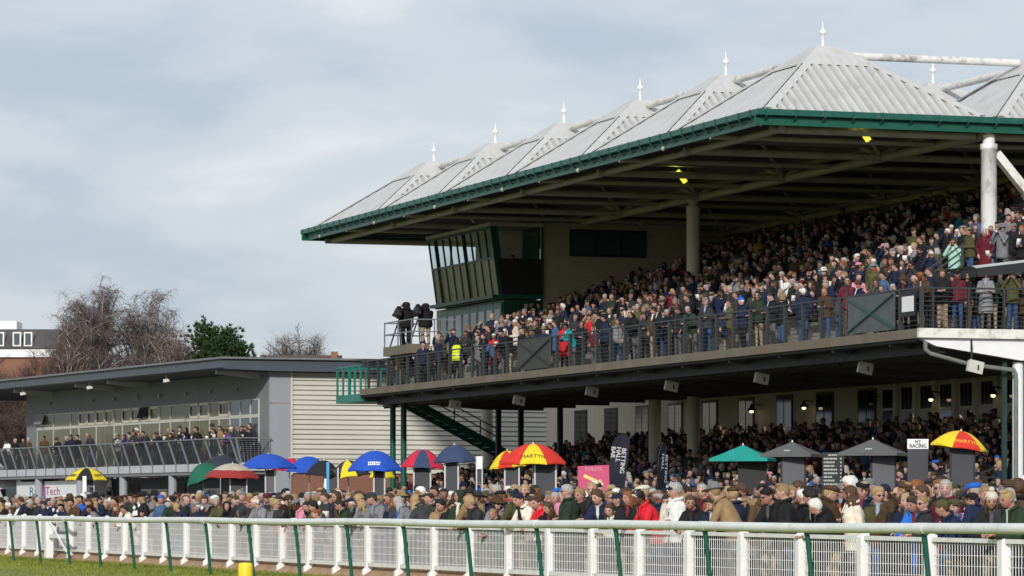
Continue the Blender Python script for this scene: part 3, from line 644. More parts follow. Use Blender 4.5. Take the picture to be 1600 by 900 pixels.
for i in range(4): mb.bar((47.5 + i * 1.2, 155.3, 6.1 - i * 0.63), (47.5 + i * 1.2, 155.3, 7.2 - i * 0.63), 0.05)
obj('stair_handrail', mb, M_dark, T)
for L, s in ((47.0, 155.0), (47.0, 153.4)): obj('post', MB(STAND).lathe((L, s, 0), [(0.13, 0), (0.13, 6.05)], 12), M_green, T)
for L, s in ((51.75, 153.64), (51.75, 155.24)): obj('post', MB(STAND).lathe((L, s, 0), [(0.09, 0), (0.09, 3.7)], 10), M_green, T)
# floodlights hung under the balcony: square lamps on short brackets
FLX = [(637, 709, 'left most of the lamps, beside the green stair'), (810, 628, ''), (925, 614, ''), (1050, 606, ''), (1190, 594, ''), (1353, 578, ''), (1519, 576, '')]
lab = ['small grey floodlight under the balcony beside the green stair', 'square floodlight under the balcony above the red and yellow dome umbrella', 'square floodlight under the balcony above the pink toilets sign',
       'square floodlight under the balcony above the two cream columns', 'white floodlight under the balcony above the teal parasol', 'white floodlight under the balcony above the odds board', 'white floodlight hanging beside the drainpipe at the balcony corner']
for i, (x, y) in enumerate(((712, 634), (812, 628), (926, 614), (1050, 606), (1191, 594), (1353, 578), (1519, 576))):
    L = 46.2; s = s_at(x, L); z = z_at(y, L, s)
    if i == 6: L, s = 46.6, 96.4; z = z_at(576, L, s)
    t = thing('floodlight', lab[i], 'floodlight', STAND, (L, s, z + 0.25), 'floodlights hung under the balcony', 0.0)
    mb = MB(WM[t.name] @ Matrix.Rotation(R(12), 4, 'Y')); mb.box((-0.21, -0.08, -0.36), (0.21, 0.08, -0.05)); mb.box((-0.23, -0.11, -0.38), (0.23, -0.081, -0.03)); obj('housing', mb, mat('pale lamp housing', (0.55, 0.53, 0.47), 0.5, 0.1), t)
    mb = based(MB(), t); mb.box((-0.16, -0.03, -0.05), (-0.12, 0.03, 0.24 if i < 6 else 0.6)); mb.box((0.0, -0.118, -0.3), (0.05, -0.112, -0.15)); obj('bracket', mb, M_dark, t)
# raised camera platform in front of the booth
T = thing('camera_platform', 'raised concrete camera platform with grey railings beside the green booth', 'platform', STAND, (46.7, 150.3, 6.55))
mb = MB(STAND); mb.box((45.75, 148.3, 7.95), (47.8, 152.3, 8.33)); obj('deck', mb, M_conc, T)
mb = MB(STAND); mb.box((47.3, 148.5, 6.55), (47.6, 152.1, 7.948)); obj('support', mb, M_conc, T)
for L, s in ((46.0, 148.5), (46.0, 150.3), (46.0, 152.0)): obj('leg', MB(STAND).box((L, s, 6.55), (L + 0.12, s + 0.12, 7.948)), M_dark, T)
mb = MB(STAND)
for z in (8.85, 9.36):
    mb.bar((45.8, 148.35, z), (45.8, 152.25, z), 0.05); mb.bar((45.8, 148.35, z), (47.75, 148.35, z), 0.05); mb.bar((45.8, 152.25, z), (47.75, 152.25, z), 0.05)
for L, s in ((45.8, 148.35), (46.8, 148.35), (47.75, 148.35), (45.8, 150.3), (45.8, 152.25), (47.75, 152.25), (46.8, 152.25)): mb.bar((L, s, 8.33), (L, s, 9.36), 0.05)
obj('platform_rail', mb, M_greyrail, T)

# ------------------------------------------------------------------ grey pavilion on the left
PV = thing('pavilion', 'grey modern pavilion with a flat overhanging roof and a crowded balcony', 'building', LBF, (0, 0, 0))
HT = 8.02
mb = MB(LBF); mb.box((0, 0.0, 3.3), (0.25, 37.2, HT)); mb.box((0, 37.2, 3.3), (9, 37.4, HT)); obj('front_wall', mb, M_grey, PV)
mb = MB(LBF); mb.box((-0.004, -0.16, 0), (1.09, -0.003, 6.5)); mb.box((-0.004, -0.16, 6.53), (1.09, -0.003, HT)); obj('corner_panel', mb, M_greypanel, PV)
for a in (9.5, 18.5, 27.5): obj('panel_joint', MB(LBF).box((-0.006, a, 6.9), (-0.002, a + 0.04, HT)), M_fascia, PV)
mb = MB(LBF); zz = 3.15
while zz < HT - 0.02:
    z1 = min(zz + 0.235, HT)
    mb.prism([(1.1, -0.03, zz), (1.1, -0.14, zz + 0.03), (1.1, -0.115, z1 - 0.05), (1.1, -0.03, z1)], (16.5, 0, 0)); zz += 0.235
obj('slatted_cladding', mb, M_clad, PV)
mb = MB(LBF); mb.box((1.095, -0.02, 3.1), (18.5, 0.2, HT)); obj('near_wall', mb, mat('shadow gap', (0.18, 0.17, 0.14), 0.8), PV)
mb = MB(LBF); mb.box((0.6, -0.10, 0), (18.5, 0.2, 3.12)); obj('brick_plinth', mb, M_brick, PV)
obj('cladding_trim', MB(LBF).box((1.06, -0.19, 3.1), (1.16, -0.10, HT)), M_cream, PV)
mb = MB(LBF); mb.prism([(-2.55, -0.7, 8.10), (-2.62, -0.7, 8.16), (-2.62, -0.7, 8.56), (16, -0.7, 8.62), (16, -0.7, 8.04), (0, -0.7, 8.03)], (0, 52, 0)); obj('roof', mb, M_fascia, PV)
mb = MB(LBF); mb.prism([(-2.75, -0.85, 8.565), (-2.75, -0.85, 8.66), (16, -0.85, 8.72), (16, -0.85, 8.63)], (0, 52.2, 0)); obj('roof_edge', mb, mat('grey roof edge', (0.17, 0.18, 0.19), 0.6, 0.1), PV)
for x in (382, 212, 160, 62):
    a = a_at(x + 20, 0.0) if x < 380 else 1.2
    mb = MB(LBF); mb.prism([(-2.2, a, 7.92), (-2.2, a, 8.09), (0, a, 8.02), (0, a, 7.70)], (0, 0.2, 0)); obj('outrigger', mb, M_white if x < 0 else mat('pale outrigger paint', (0.5, 0.5, 0.48), 0.6), PV)
for i, x in enumerate((260, 140, 36)):
    a = a_at(x, -2.3)
    t = thing('security_camera', ['white security camera under the pavilion roof nearest the cladding', 'white security camera under the pavilion roof in the middle', 'white security camera under the pavilion roof farthest from the cladding'][i], 'camera', LBF, (-2.3, a, 8.08), 'security cameras under the pavilion roof')
    mb = MB(LBF); mb.bar((-2.3, a, 8.07), (-2.3, a, 7.9), 0.06); obj('bracket', mb, M_alu, t)
    mb = MB(LBF); mb.bar((-2.42, a + 0.08, 7.78), (-2.15, a - 0.06, 7.84), 0.14, 0.15); hs = obj('housing', mb, MATS.get('pale lamp housing') or M_white, t)
    mb = MB(LBF); mb.bar((-2.45, a + 0.095, 7.775), (-2.42, a + 0.08, 7.78), 0.1); obj('lens', mb, M_black, hs)
for x in (80, 147, 181, 217, 252, 293, 331, 372):
    a = a_at(x, 0); z = 1.4 + (HZ - (621 - (x - 405) * 0.0735 - 13)) * (LY0 + a * C2) / F
    mb = MB(LBF); mb.bar((-0.16, a, z + 0.06), (0, a, z + 0.10), 0.13, 0.08); mb.bar((-0.16, a, z), (-0.06, a, z + 0.05), 0.16, 0.1); obj('wall_light', mb, M_alu, PV)
# glazed strip: windows with opening lights
WX = [58.5, 84, 111, 124, 151, 179, 192, 220, 250, 267, 297, 328, 343, 360, 376, 392, 405]
styl = ['open', 'plain', 'plain', 'light', 'light', 'plain', 'light', 'lightopen', 'plain', 'plain', 'light', 'plain', 'door', 'blue', 'blue', 'blue']
for i in range(16):
    a1, a0 = a_at(WX[i], -0.02), a_at(WX[i + 1], -0.02)
    mb = MB(LBF)
    fw = 0.05
    for z0, z1 in ((3.72, 5.92), (5.98, 6.76)):
        mb.box((-0.06, a0, z0), (-0.003, a0 + fw, z1)); mb.box((-0.06, a1 - fw, z0), (-0.003, a1, z1)); mb.box((-0.06, a0 + fw, z0), (-0.003, a1 - fw, z0 + fw)); mb.box((-0.06, a0 + fw, z1 - fw), (-0.003, a1 - fw, z1))
    n_ = 2 if (a1 - a0) > 1.6 else 1
    mb.box((-0.06, a0, 5.92), (-0.003, a1, 5.98))
    wd_ = obj('window', mb, mat('pale window frame', (0.52, 0.51, 0.45), 0.5), PV)
    g_ = M_glassblue if styl[i] == 'blue' else M_glassolive  # bluish tone stands in for sky mirrored in these panes
    mb = MB(LBF); mb.box((-0.03, a0 + fw, 3.77), (-0.01, a1 - fw, 5.87)); mb.box((-0.03, a0 + fw, 6.03), (-0.01, a1 - fw, 6.71)); obj('pane', mb, g_, wd_)
    if n_ == 2: obj('mullion', MB(LBF).box((-0.055, (a0 + a1) / 2 - 0.03, 3.77), (-0.031, (a0 + a1) / 2 + 0.03, 5.87)), M_grey, wd_)
    if 'light' in styl[i] or styl[i] == 'door':
        mb = MB(LBF); nn = 2 if styl[i] != 'door' else 1
        for q in range(nn):
            b0 = a0 + (a1 - a0) * q / nn + 0.04; b1 = a0 + (a1 - a0) * (q + 1) / nn - 0.04
            for (y0, y1, z0, z1) in ((b0, b1, 6.0, 6.12), (b0, b1, 6.62, 6.74), (b0, b0 + 0.1, 6.0, 6.74), (b1 - 0.1, b1, 6.0, 6.74)): mb.box((-0.09, y0, z0), (-0.062, y1, z1))
        obj('opening_light', mb, M_cream, wd_)
    if 'open' in styl[i]:
        mb = MB(LBF); a0 = a1 - (a1 - a0) * 0.55 if styl[i] == 'open' else a1 - (a1 - a0) * 0.5; mb.add([(-0.08, a0 + 0.1, 6.72), (-0.08, a1 - 0.1, 6.72), (-0.26, a1 - 0.1, 6.20), (-0.26, a0 + 0.1, 6.20), (-0.1, a0 + 0.1, 6.75), (-0.1, a1 - 0.1, 6.75), (-0.29, a1 - 0.1, 6.23), (-0.29, a0 + 0.1, 6.23)],
            [(0, 1, 2, 3), (7, 6, 5, 4), (0, 4, 5, 1), (1, 5, 6, 2), (2, 6, 7, 3), (3, 7, 4, 0)]); obj('open_sash', mb, M_curtain_sky if styl[i] == 'open' else M_glassdark, wd_)  # pale open sash: reflected sky put into its colour
# balcony with outward leaning railing
BB = -1.5
mb = MB(LBF); mb.box((BB, -0.3, 3.35), (0, 50, 3.68)); obj('balcony_slab', mb, M_conc, PV)
mb = MB(LBF); mb.box((BB - 0.05, -0.35, 3.28), (BB - 0.003, 50, 3.66)); mb.box((BB - 0.05, -0.36, 3.28), (0, -0.302, 3.66)); obj('balcony_fascia', mb, mat('white grey fascia', (0.48, 0.49, 0.51), 0.6, 0.06), PV)
mb = MB(LBF); mb.box((BB, -0.2, 3.12), (0.3, 50, 3.345)); obj('balcony_soffit', mb, M_grey, PV)
a = -0.3
while a < 50:
    mb = MB(LBF); mb.bar((BB - 0.06, a + 0.25, 3.3), (BB - 0.06, a + 0.25, 3.68), 0.09, 0.05, up=(1, 0, 0)); mb.bar((BB - 0.05, a + 0.25, 3.66), (BB - 0.32, a + 0.62, 4.82), 0.07, 0.13, up=(1, 0, 0)); obj('baluster', mb, M_greyrail, PV); a += 1.72
mb = MB(LBF)
for q in range(20):
    u = 0.04 + q * 0.048; mb.bar((BB - 0.05 - 0.27 * u, -0.3, 3.66 + 1.16 * u), (BB - 0.05 - 0.27 * u, 50, 3.66 + 1.16 * u), 0.02)
for q in range(4 * 50):
    a = -0.3 + q * 0.25; mb.bar((BB - 0.05, a, 3.68), (BB - 0.3, a, 4.75), 0.008)
obj('railing_mesh', mb, mat('dark railing mesh', (0.05, 0.055, 0.06), 0.5), PV)
mb = MB(LBF); mb.bar((BB - 0.32, -0.35, 4.84), (BB - 0.32, 50, 4.84), 0.10, 0.06); mb.bar((BB - 0.32, -0.35, 4.84), (-0.02, -0.35, 4.84), 0.10, 0.06); obj('handrail', mb, M_greyrail, PV)
mb = MB(LBF)
for q in range(11): u = 0.06 + q * 0.085; mb.bar((BB - 0.05 - 0.27 * u, -0.33, 3.66 + 1.16 * u), (-0.02, -0.33, 3.66 + 1.16 * u), 0.014)
for q in range(9): mb.bar((BB - 0.05 + q * 0.18, -0.33, 3.68), (BB - 0.2 + q * 0.2, -0.33, 4.8), 0.012)
mb.bar((BB - 0.05, -0.33, 3.66), (BB - 0.32, -0.33, 4.82), 0.08); obj('railing_end', mb, M_greyrail, PV)
# ground floor: set-back wall, columns, doors
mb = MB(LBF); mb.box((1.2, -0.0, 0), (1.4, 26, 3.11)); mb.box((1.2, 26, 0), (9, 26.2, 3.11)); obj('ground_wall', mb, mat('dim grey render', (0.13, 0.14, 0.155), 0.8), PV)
for x in (61, 126, 193, 270):
    a = a_at(x, -1.3); obj('column', MB(LBF).lathe((-1.3, a, 0), [(0.22, 0), (0.22, 3.11)], 14), M_greypanel, PV)
for x0, x1 in ((152, 176), (222, 262), (318, 345)):
    a1, a0 = a_at(x0, 1.19), a_at(x1, 1.19)
    mb = MB(LBF); mb.box((1.14, a0, 1.0), (1.195, a1, 2.5)); wd_ = obj('window', mb, M_white, PV); mb = MB(LBF); mb.box((1.13, a0 + 0.1, 1.1), (1.138, (a0 + a1) / 2 - 0.05, 2.4)); mb.box((1.13, (a0 + a1) / 2 + 0.05, 1.1), (1.138, a1 - 0.1, 2.4)); obj('pane', mb, M_glassdark, wd_)
for x0, x1 in ((203, 218), (275, 290)):
    a1, a0 = a_at(x0, 1.19), a_at(x1, 1.19); obj('door', MB(LBF).box((1.14, a0, 0.05), (1.195, a1, 2.75)), mat('brown door', (0.06, 0.03, 0.02), 0.6), PV)
# white lorry with lettering, beyond the open end of the ground floor; white van and tent at the far left
a0, a1 = a_at(121, -1.06), a_at(26, -1.06)
t = thing('lorry', 'white box lorry with coloured lettering parked under the pavilion', 'lorry', LBF, (0.0, (a0 + a1) / 2, 0))
mb = MB(LBF); mb.box((-1.06, a0, 0.9), (0.6, a1, 2.98)); bx = obj('cargo_box', mb, M_white, t)
mb = MB(LBF); mb.box((-0.95, a0 + 0.5, 0.5), (0.5, a1 - 0.3, 0.895)); obj('chassis', mb, M_black, t)
mb = MB(LBF)
for aa in (a0 + 2, a0 + 3.2, a1 - 2.0): 
    obj('wheel', MB(LBF).tube([(-1.0, aa, 0.48), (-0.7, aa, 0.48)], 0.48, 16), M_black, t)
mb = MB(LBF); mb.box((-1.0, a1 + 0.1, 0.5), (0.55, a1 + 2.2, 2.7)); obj('cab', mb, mat('dark cab paint', (0.02, 0.05, 0.06), 0.4), t)
mb = MB(LBF); th_ = mat('teal lettering', (0.01, 0.20, 0.22), 0.5, 0); mm_ = mat('magenta lettering', (0.38, 0.03, 0.16), 0.5, 0)
aL = a_at(45, -1.07); wt = a_at(45, -1.07) - a_at(93, -1.07)
def lorry_text(tx, px0, px1, z, m, size):
    A, B = a_at(px0, -1.072), a_at(px1, -1.072)
    vs, fs = text_pts(tx, size, 'LEFT'); wv = max(v.x for v in vs) - min(v.x for v in vs)
    mb = MB(LBF); add_text(mb, tx, size, (-1.072, A, z), (0, -1, 0), (0, 0, 1), 'LEFT', sx=(A - B) / wv); obj('lettering', mb, m, bx)
lorry_text('Race', 45.5, 70, 2.42, th_, 0.66); lorry_text('Tech', 71, 93, 2.42, mm_, 0.66); lorry_text('OUTSIDE BROADCAST', 60, 98, 2.0, th_, 0.22)
mb = MB(LBF); aa = a_at(37, -1.072)
pts = [(-1.072, aa + 1.9 * math.cos(q) - 1.9, 2.3 + 1.0 * math.sin(q)) for q in [R(130) + R(100) * i / 8 for i in range(9)]]
for i in range(8): mb.bar(pts[i], pts[i + 1], 0.02, 0.3)
obj('swoosh', mb, mat('lilac paint', (0.42, 0.16, 0.38), 0.5, 0), bx)
p = pw(-58, 790, 205)
t = thing('van', 'white van with a dark side window at the far left edge', 'van', WORLD, (p.x, 205, 0), rotz=R(-20))
mb = based(MB(), t); mb.prism([(-2.6, -0.95, 0.4), (2.3, -0.95, 0.4), (2.35, -0.95, 1.3), (1.6, -0.95, 2.9), (-2.6, -0.95, 3.0)], (0, 1.9, 0)); bd = obj('body', mb, M_white, t)
mb = based(MB(), t); mb.prism([(0.4, -0.96, 1.5), (1.75, -0.96, 1.5), (1.45, -0.96, 2.45), (0.4, -0.96, 2.45)], (0, 0.008, 0)); mb.box((-2.0, -0.962, 1.6), (0.1, -0.954, 2.4)); obj('window', mb, M_glassdark, bd)
for xx in (-1.7, 1.5): obj('wheel', based(MB(), t).tube([(xx, -1.0, 0.36), (xx, -0.7, 0.36)], 0.36, 14), M_black, t)
p = pw(-8, 790, 215)
t = thing('marquee', 'small white marquee with a peaked top behind the van', 'tent', WORLD, (p.x, 215, 0))
mb = based(MB(), t); mb.add([(-1.8, -1.8, 2.6), (1.8, -1.8, 2.6), (1.8, 1.8, 2.6), (-1.8, 1.8, 2.6), (0, 0, 4.4)], [(0, 1, 4), (1, 2, 4), (2, 3, 4), (3, 0, 4), (3, 2, 1, 0)]); obj('canopy', mb, M_white, t)
for dx in (-1.75, 1.75):
    for dy in (-1.75, 1.75): obj('pole', based(MB(), t).box((dx - 0.03, dy - 0.03, 0), (dx + 0.03, dy + 0.03, 2.598)), M_alu, t)

# ------------------------------------------------------------------ far buildings and trees
def bld(name, label, x0, x1, ytop, Z, dep, wallm, roofm, hroof, cat='building'):
    xa, xb = (x0 - 800) / F * Z, (x1 - 800) / F * Z; zt = CZ + (HZ - ytop) * Z / F
    t = thing(name, label, cat, WORLD, ((xa + xb) / 2, Z + dep / 2, 0))
    obj('wall', MB().box((xa, Z, 0), (xb, Z + dep, zt - hroof)), wallm, t)
    return t, xa, xb, zt
t, xa, xb, zt = bld('apartment_block', 'brick apartment block with a dark slate storey and white dormer windows', -140, 86, 505, 290, 14, M_brick, M_slate, 2.0)
mb = MB(); mb.prism([(xa - 0.2, 289.7, zt - 2.0), (xa - 0.2, 291.4, zt - 0.4), (xa - 0.2, 303, zt - 0.4), (xa - 0.2, 304.4, zt - 2.0)], (xb - xa + 0.4, 0, 0)); obj('roof', mb, M_slate, t)
obj('parapet', MB().box((xa, 291.5, zt - 0.4), (xb - 3.2, 295, zt + 0.25)), M_white, t)
obj('white_band', MB().box((xa - 0.1, 289.72, zt - 2.65), (xb + 0.1, 289.99, zt - 2.05)), M_white, t)
for x in (-70, -30, 0, 26.5, 44):
    xx = (x - 800) / F * 290; zz = CZ + (HZ - 541) * 290 / F
    wd_ = obj('window', MB().box((xx - 0.32, 289.9, zz), (xx + 0.32, 291.2, zz + 1.1)), M_white, t); mb = MB(); mb.box((xx - 0.22, 289.88, zz + 0.1), (xx + 0.22, 289.895, zz + 1.0)); obj('pane', mb, M_glassblue, wd_)
for x in (-60, -20, 10, 40, 70):
    xx = (x - 800) / F * 290
    for zz in (4.0, 7.2): wd_ = obj('window', MB().box((xx - 0.5, 289.9, zz), (xx + 0.5, 289.996, zz + 1.5)), M_white, t); obj('pane', MB().box((xx - 0.4, 289.88, zz + 0.1), (xx + 0.4, 289.895, zz + 1.4)), M_glassdark, wd_)
t, xa, xb, zt = bld('house', 'brown tiled house roof showing above the pavilion roof beside the bare shrub', 400, 530, 551, 270, 9, M_brick, M_tile, 2.2, 'house')
mb = MB(); mb.prism([(xa, 269.5, zt - 2.2), (xa, 274.5, zt), (xa, 279.5, zt - 2.2)], (xb - xa, 0, 0)); rf = obj('roof', mb, M_tile, t)
xx = (522 - 800) / F * 274; obj('chimney', MB().box((xx - 0.25, 274, zt - 0.4), (xx + 0.25, 274.6, zt + 0.25)), M_brick, rf)

M_bark = mat('birch bark', (0.34, 0.30, 0.25), 0.85, 0.3, 2.0, stain=(0.08, 0.06, 0.05), stain_scale=3, stain_amt=0.7)
M_barkd = mat('dark bark', (0.10, 0.075, 0.06), 0.9, 0.25, 2.0)
M_twig = mat('purple brown twigs', (0.105, 0.082, 0.08), 0.9, 0.25, 0.5)
M_twigred = mat('russet twigs', (0.10, 0.064, 0.052), 0.9, 0.3, 0.4)
M_twiggrey = mat('grey brown twigs', (0.13, 0.105, 0.085), 0.9, 0.25, 0.5)
def bare_tree(label, x, ytop, Z, spread, seed, twig, bark, weep=0.6, dens=1.0, group=None, ybase=None, trunks=1):
    rn = random.Random(seed); X = (x - 800) / F * Z; H = CZ + (HZ - ytop) * Z / F
    t = thing('bare_tree', label, 'tree', WORLD, (X, Z, 0), group)
    tr = MB(); tw = MB(); base = Vector((X, Z, 0))
    def limb(p, d, ln, r, lev):
        q = p; pts = [p]; rs = [r]; dd = d.copy(); n = 4
        for i in range(n):
            dd = (dd + Vector((rn.uniform(-1, 1), rn.uniform(-1, 1), rn.uniform(-0.3, 0.5))) * 0.16).normalized()
            q = q + dd * ln / n; pts.append(q); rs.append(r * (1 - 0.62 * (i + 1) / n))
        tr.tube(pts, rs, 5 if lev > 1 else 7, cap=False)
        if lev < 3:
            for i in range(rn.randint(3, 4) + (2 if lev == 0 else 0)):
                k = rn.randint(1, n); az = rn.uniform(0, 6.283); tilt = rn.uniform(0.35, 0.85)
                nd = (dd * math.cos(tilt) + Vector((math.cos(az), math.sin(az), 0.25)) * math.sin(tilt)).normalized()
                limb(pts[k], nd, ln * rn.uniform(0.45, 0.68), rs[k] * 0.62, lev + 1)
        if lev >= 1:
            for i in range(int((26 if lev == 1 else 40) * dens)):
                k = rn.uniform(0.15, 1); j = min(n - 1, int(k * n)); f_ = k * n - j; st = pts[j].lerp(pts[j + 1], min(1, f_))
                az = rn.uniform(0, 6.283); v = Vector((math.cos(az), math.sin(az), rn.uniform(-0.1, 0.9))).normalized() * rn.uniform(0.35, 0.9)
                cur = st; L_ = 0.045 * H; 
                for sgm in range(4):
                    nx = cur + v * L_ * 0.9; a_ = rn.uniform(0, 3.14); wv = Vector((math.cos(a_), math.sin(a_) * 0.3, 0.2)) * (0.020 - 0.003 * sgm)
                    tw.add([cur - wv, cur + wv, nx + wv * 0.7, nx - wv * 0.7], [(0, 1, 2, 3)])
                    cur = nx; v = (v + Vector((rn.uniform(-0.25, 0.25), rn.uniform(-0.25, 0.25), -weep * 0.42))); v = v.normalized() * 0.7
    for q in range(trunks):
        az = rn.uniform(0, 6.28); ti = 0.0 if trunks == 1 else rn.uniform(0.12, 0.3) * (1.8 if trunks > 4 else 1)
        d0 = Vector((math.cos(az) * ti * spread, math.sin(az) * ti, 1)).normalized()
        limb(base + Vector((rn.uniform(-0.4, 0.4), 0, 0)) * (trunks > 1), d0, H * 0.60, H * 0.026, 0)
    # scale the crown so that its top is where it should be
    zs_ = sorted(v.z for v in tw.v); top = zs_[int(len(zs_) * 0.985)]; k = H / top * 0.97; xs = sorted(v.x - X for v in tw.v); hw = (xs[int(len(xs) * 0.93)] - xs[int(len(xs) * 0.07)]) / 2; kx = spread / hw
    for mb in (tr, tw): mb.v = [Vector((X + (v.x - X) * kx, Z + (v.y - Z) * kx, v.z * k)) for v in mb.v]
    obj('trunk', tr, bark, t); obj('crown', tw, twig, t)
def dome_tree(label, x, ytop, Z, hw, ch, seed, twig, bark, weep, nb=34, nt=15, group=None):
    rn = random.Random(seed); X = (x - 800) / F * Z; H = CZ + (HZ - ytop) * Z / F; base = Vector((X, Z, 0))
    t = thing('bare_tree', label, 'tree', WORLD, (X, Z, 0), group); tr = MB(); tw = MB(); zc = H - ch * 0.5
    tk = [base, base + Vector((rn.uniform(-.2, .2), 0, H * 0.25)), base + Vector((rn.uniform(-.3, .3), rn.uniform(-.3, .3), H * 0.5)), base + Vector((rn.uniform(-.3, .3), 0, H * 0.72))]
    tr.tube(tk, [H * 0.02, H * 0.017, H * 0.012, H * 0.004], 8, cap=False)
    def curve(p0, p1, p2, n): return [p0 * (1 - u) ** 2 + p1 * 2 * u * (1 - u) + p2 * u * u for u in [i / n for i in range(n + 1)]]
    def twigs(pts, n):
        for i in range(n):
            k = rn.uniform(0.2, 1) * (len(pts) - 1); j = min(len(pts) - 2, int(k)); cur = pts[j].lerp(pts[j + 1], k - j)
            az = rn.uniform(0, 6.283); v = Vector((math.cos(az), math.sin(az), rn.uniform(0.0, 1.0))).normalized()
            for sg in range(4):
                ln = rn.uniform(0.14, 0.30); nx = cur + v * ln; a_ = rn.uniform(0, 3.14); wv = Vector((math.cos(a_), 0.3 * math.sin(a_), 0.25)) * (0.017 - 0.0025 * sg)
                tw.add([cur - wv, cur + wv, nx + wv * 0.75, nx - wv * 0.75], [(0, 1, 2, 3)]); cur = nx
                v = (v + Vector((rn.uniform(-.35, .35), rn.uniform(-.35, .35), -weep * 0.55 + rn.uniform(-.1, .1)))).normalized()
    for i in range(nb):
        el_ = math.asin(rn.uniform(-0.35, 1)); az = rn.uniform(0, 6.283); q = rn.uniform(0.6, 1.0) * (1 + 0.09 * math.sin(2 * az + seed) + 0.07 * math.sin(5 * az))
        tg = Vector((X + hw * q * math.cos(el_) * math.cos(az), Z + hw * q * math.cos(el_) * math.sin(az), zc + ch * 0.5 * q * math.sin(el_)))
        st = tk[1].lerp(tk[3], rn.uniform(0.15, 0.95)); dd = (tg - st).length; mid = st.lerp(tg, 0.45) + Vector((0, 0, dd * 0.28)); tg = tg - Vector((0, 0, 0.05 * ch))
        pts = curve(st, mid, tg, 6); tr.tube(pts, [0.085, 0.075, 0.06, 0.05, 0.04, 0.028, 0.016], 5, cap=False); twigs(pts, nt)
        for j in range(5):
            k = rn.randint(2, 6); o_ = Vector((rn.gauss(0, .55), rn.gauss(0, .55), rn.uniform(0.1, .9))); p2 = curve(pts[k], pts[k] + o_ * 0.6 + Vector((0, 0, .15)), pts[k] + o_, 3); tr.tube(p2, [0.03, 0.024, 0.017, 0.01], 4, cap=False); twigs(p2, nt)
    top = sorted(v.z for v in tw.v)[int(len(tw.v) * 0.997)]; k = H / top
    for mb in (tr, tw): mb.v = [Vector((v.x, v.y, v.z * k)) for v in mb.v]
    obj('trunk', tr, bark, t); obj('crown', tw, twig, t)
GB = 'bare birches behind the pavilion'
dome_tree('tall weeping birch with pale limbs and a broad crown, nearest the apartment block', 146, 448, 255, 2.9, 9.5, 5, M_twig, M_bark, 0.95, 96, 21, GB)
dome_tree('second weeping birch standing between the taller birch and the evergreen', 226, 457, 258, 2.6, 9.0, 9, M_twig, M_bark, 0.95, 84, 20, GB)
dome_tree('low bare tree with forked pale limbs between the birch and the evergreen', 272, 512, 250, 1.9, 6.5, 13, M_twigred, M_bark, 0.2, 52, 15, GB)
dome_tree('slim russet bare tree at the foot of the tall birch beside the apartment block', 104, 528, 250, 1.8, 6.5, 21, M_twigred, M_bark, 0.1, 44, 15, GB)
dome_tree('dense dark bare tree behind the left side of the tall birch', 114, 500, 268, 1.9, 7.0, 57, M_twigred, M_barkd, 0.1, 70, 18, GB)
dome_tree('low domed bare grey tree showing over the house roof', 468, 521, 300, 2.75, 5.5, 31, M_twiggrey, M_barkd, 0.0, 90, 14)
for i, (x, y, Z, sp, lb) in enumerate(((22, 565, 245, 1.9, 'russet bare thicket tree in front of the brick apartment block'), (-30, 560, 248, 2.6, 'russet bare thicket tree at the far left edge'), (70, 570, 248, 1.8, 'russet bare thicket tree above the pavilion roof end'), (45, 600, 236, 1.8, 'dark russet bush beyond the pavilion wall end'), (0, 605, 234, 2.0, 'dark russet bush beyond the pavilion balcony end'))):
    bare_tree(lb, x, y, Z, sp, 41 + i, M_twigred, M_barkd, 0.1, 1.9, 'russet thicket trees beyond the pavilion', trunks=3)
# evergreen pine: many small needle tufts
def pine(label, x, ytop, Z, w_, seed):
    rn = random.Random(seed); X = (x - 800) / F * Z; H = CZ + (HZ - ytop) * Z / F
    t = thing('pine_tree', label, 'tree', WORLD, (X, Z, 0)); base = Vector((X, Z, 0)); tr = MB(); cr_ = MB()
    tr.tube([base, base + Vector((0.1, 0, H * 0.5)), base + Vector((-0.1, 0, H * 0.93))], [0.28, 0.2, 0.05], 8)
    for i in range(330):
        el_ = math.asin(rn.uniform(-0.75, 1)); az = rn.uniform(0, 6.283); q_ = rn.uniform(0.45, 1) * (1 + 0.1 * math.sin(3 * az + seed))
        c = base + Vector((math.cos(az) * math.cos(el_) * w_ * q_, math.sin(az) * math.cos(el_) * w_ * 0.8 * q_, H - 3.5 + 3.4 * math.sin(el_) * q_))
        tr.tube([base + Vector((0, 0, c.z - 0.8)), c], [0.06, 0.02], 4, cap=False)
        for j in range(11):
            cc = c + Vector((rn.gauss(0, 0.32), rn.gauss(0, 0.32), rn.gauss(0, 0.22)))
            up = Vector((cc.x - X, cc.y - Z, 1.2)).normalized()
            for q in range(14):
                d = (up + Vector((rn.uniform(-1, 1), rn.uniform(-1, 1), rn.uniform(-0.6, 1)))).normalized() * rn.uniform(0.18, 0.36); sd = d.cross(Vector((rn.uniform(-1, 1), rn.uniform(-1, 1), rn.uniform(-1, 1)))).normalized() * 0.055
                cr_.add([cc - sd, cc + sd, cc + d], [(0, 1, 2)])
    obj('trunk', tr, M_barkd, t); obj('crown', cr_, mat('pine needles', (0.035, 0.075, 0.02), 0.8, 0.4, 1.2), t)
pine('dark green pine tree with a rounded crown beside the bare birches', 340, 503, 252, 2.6, 3)
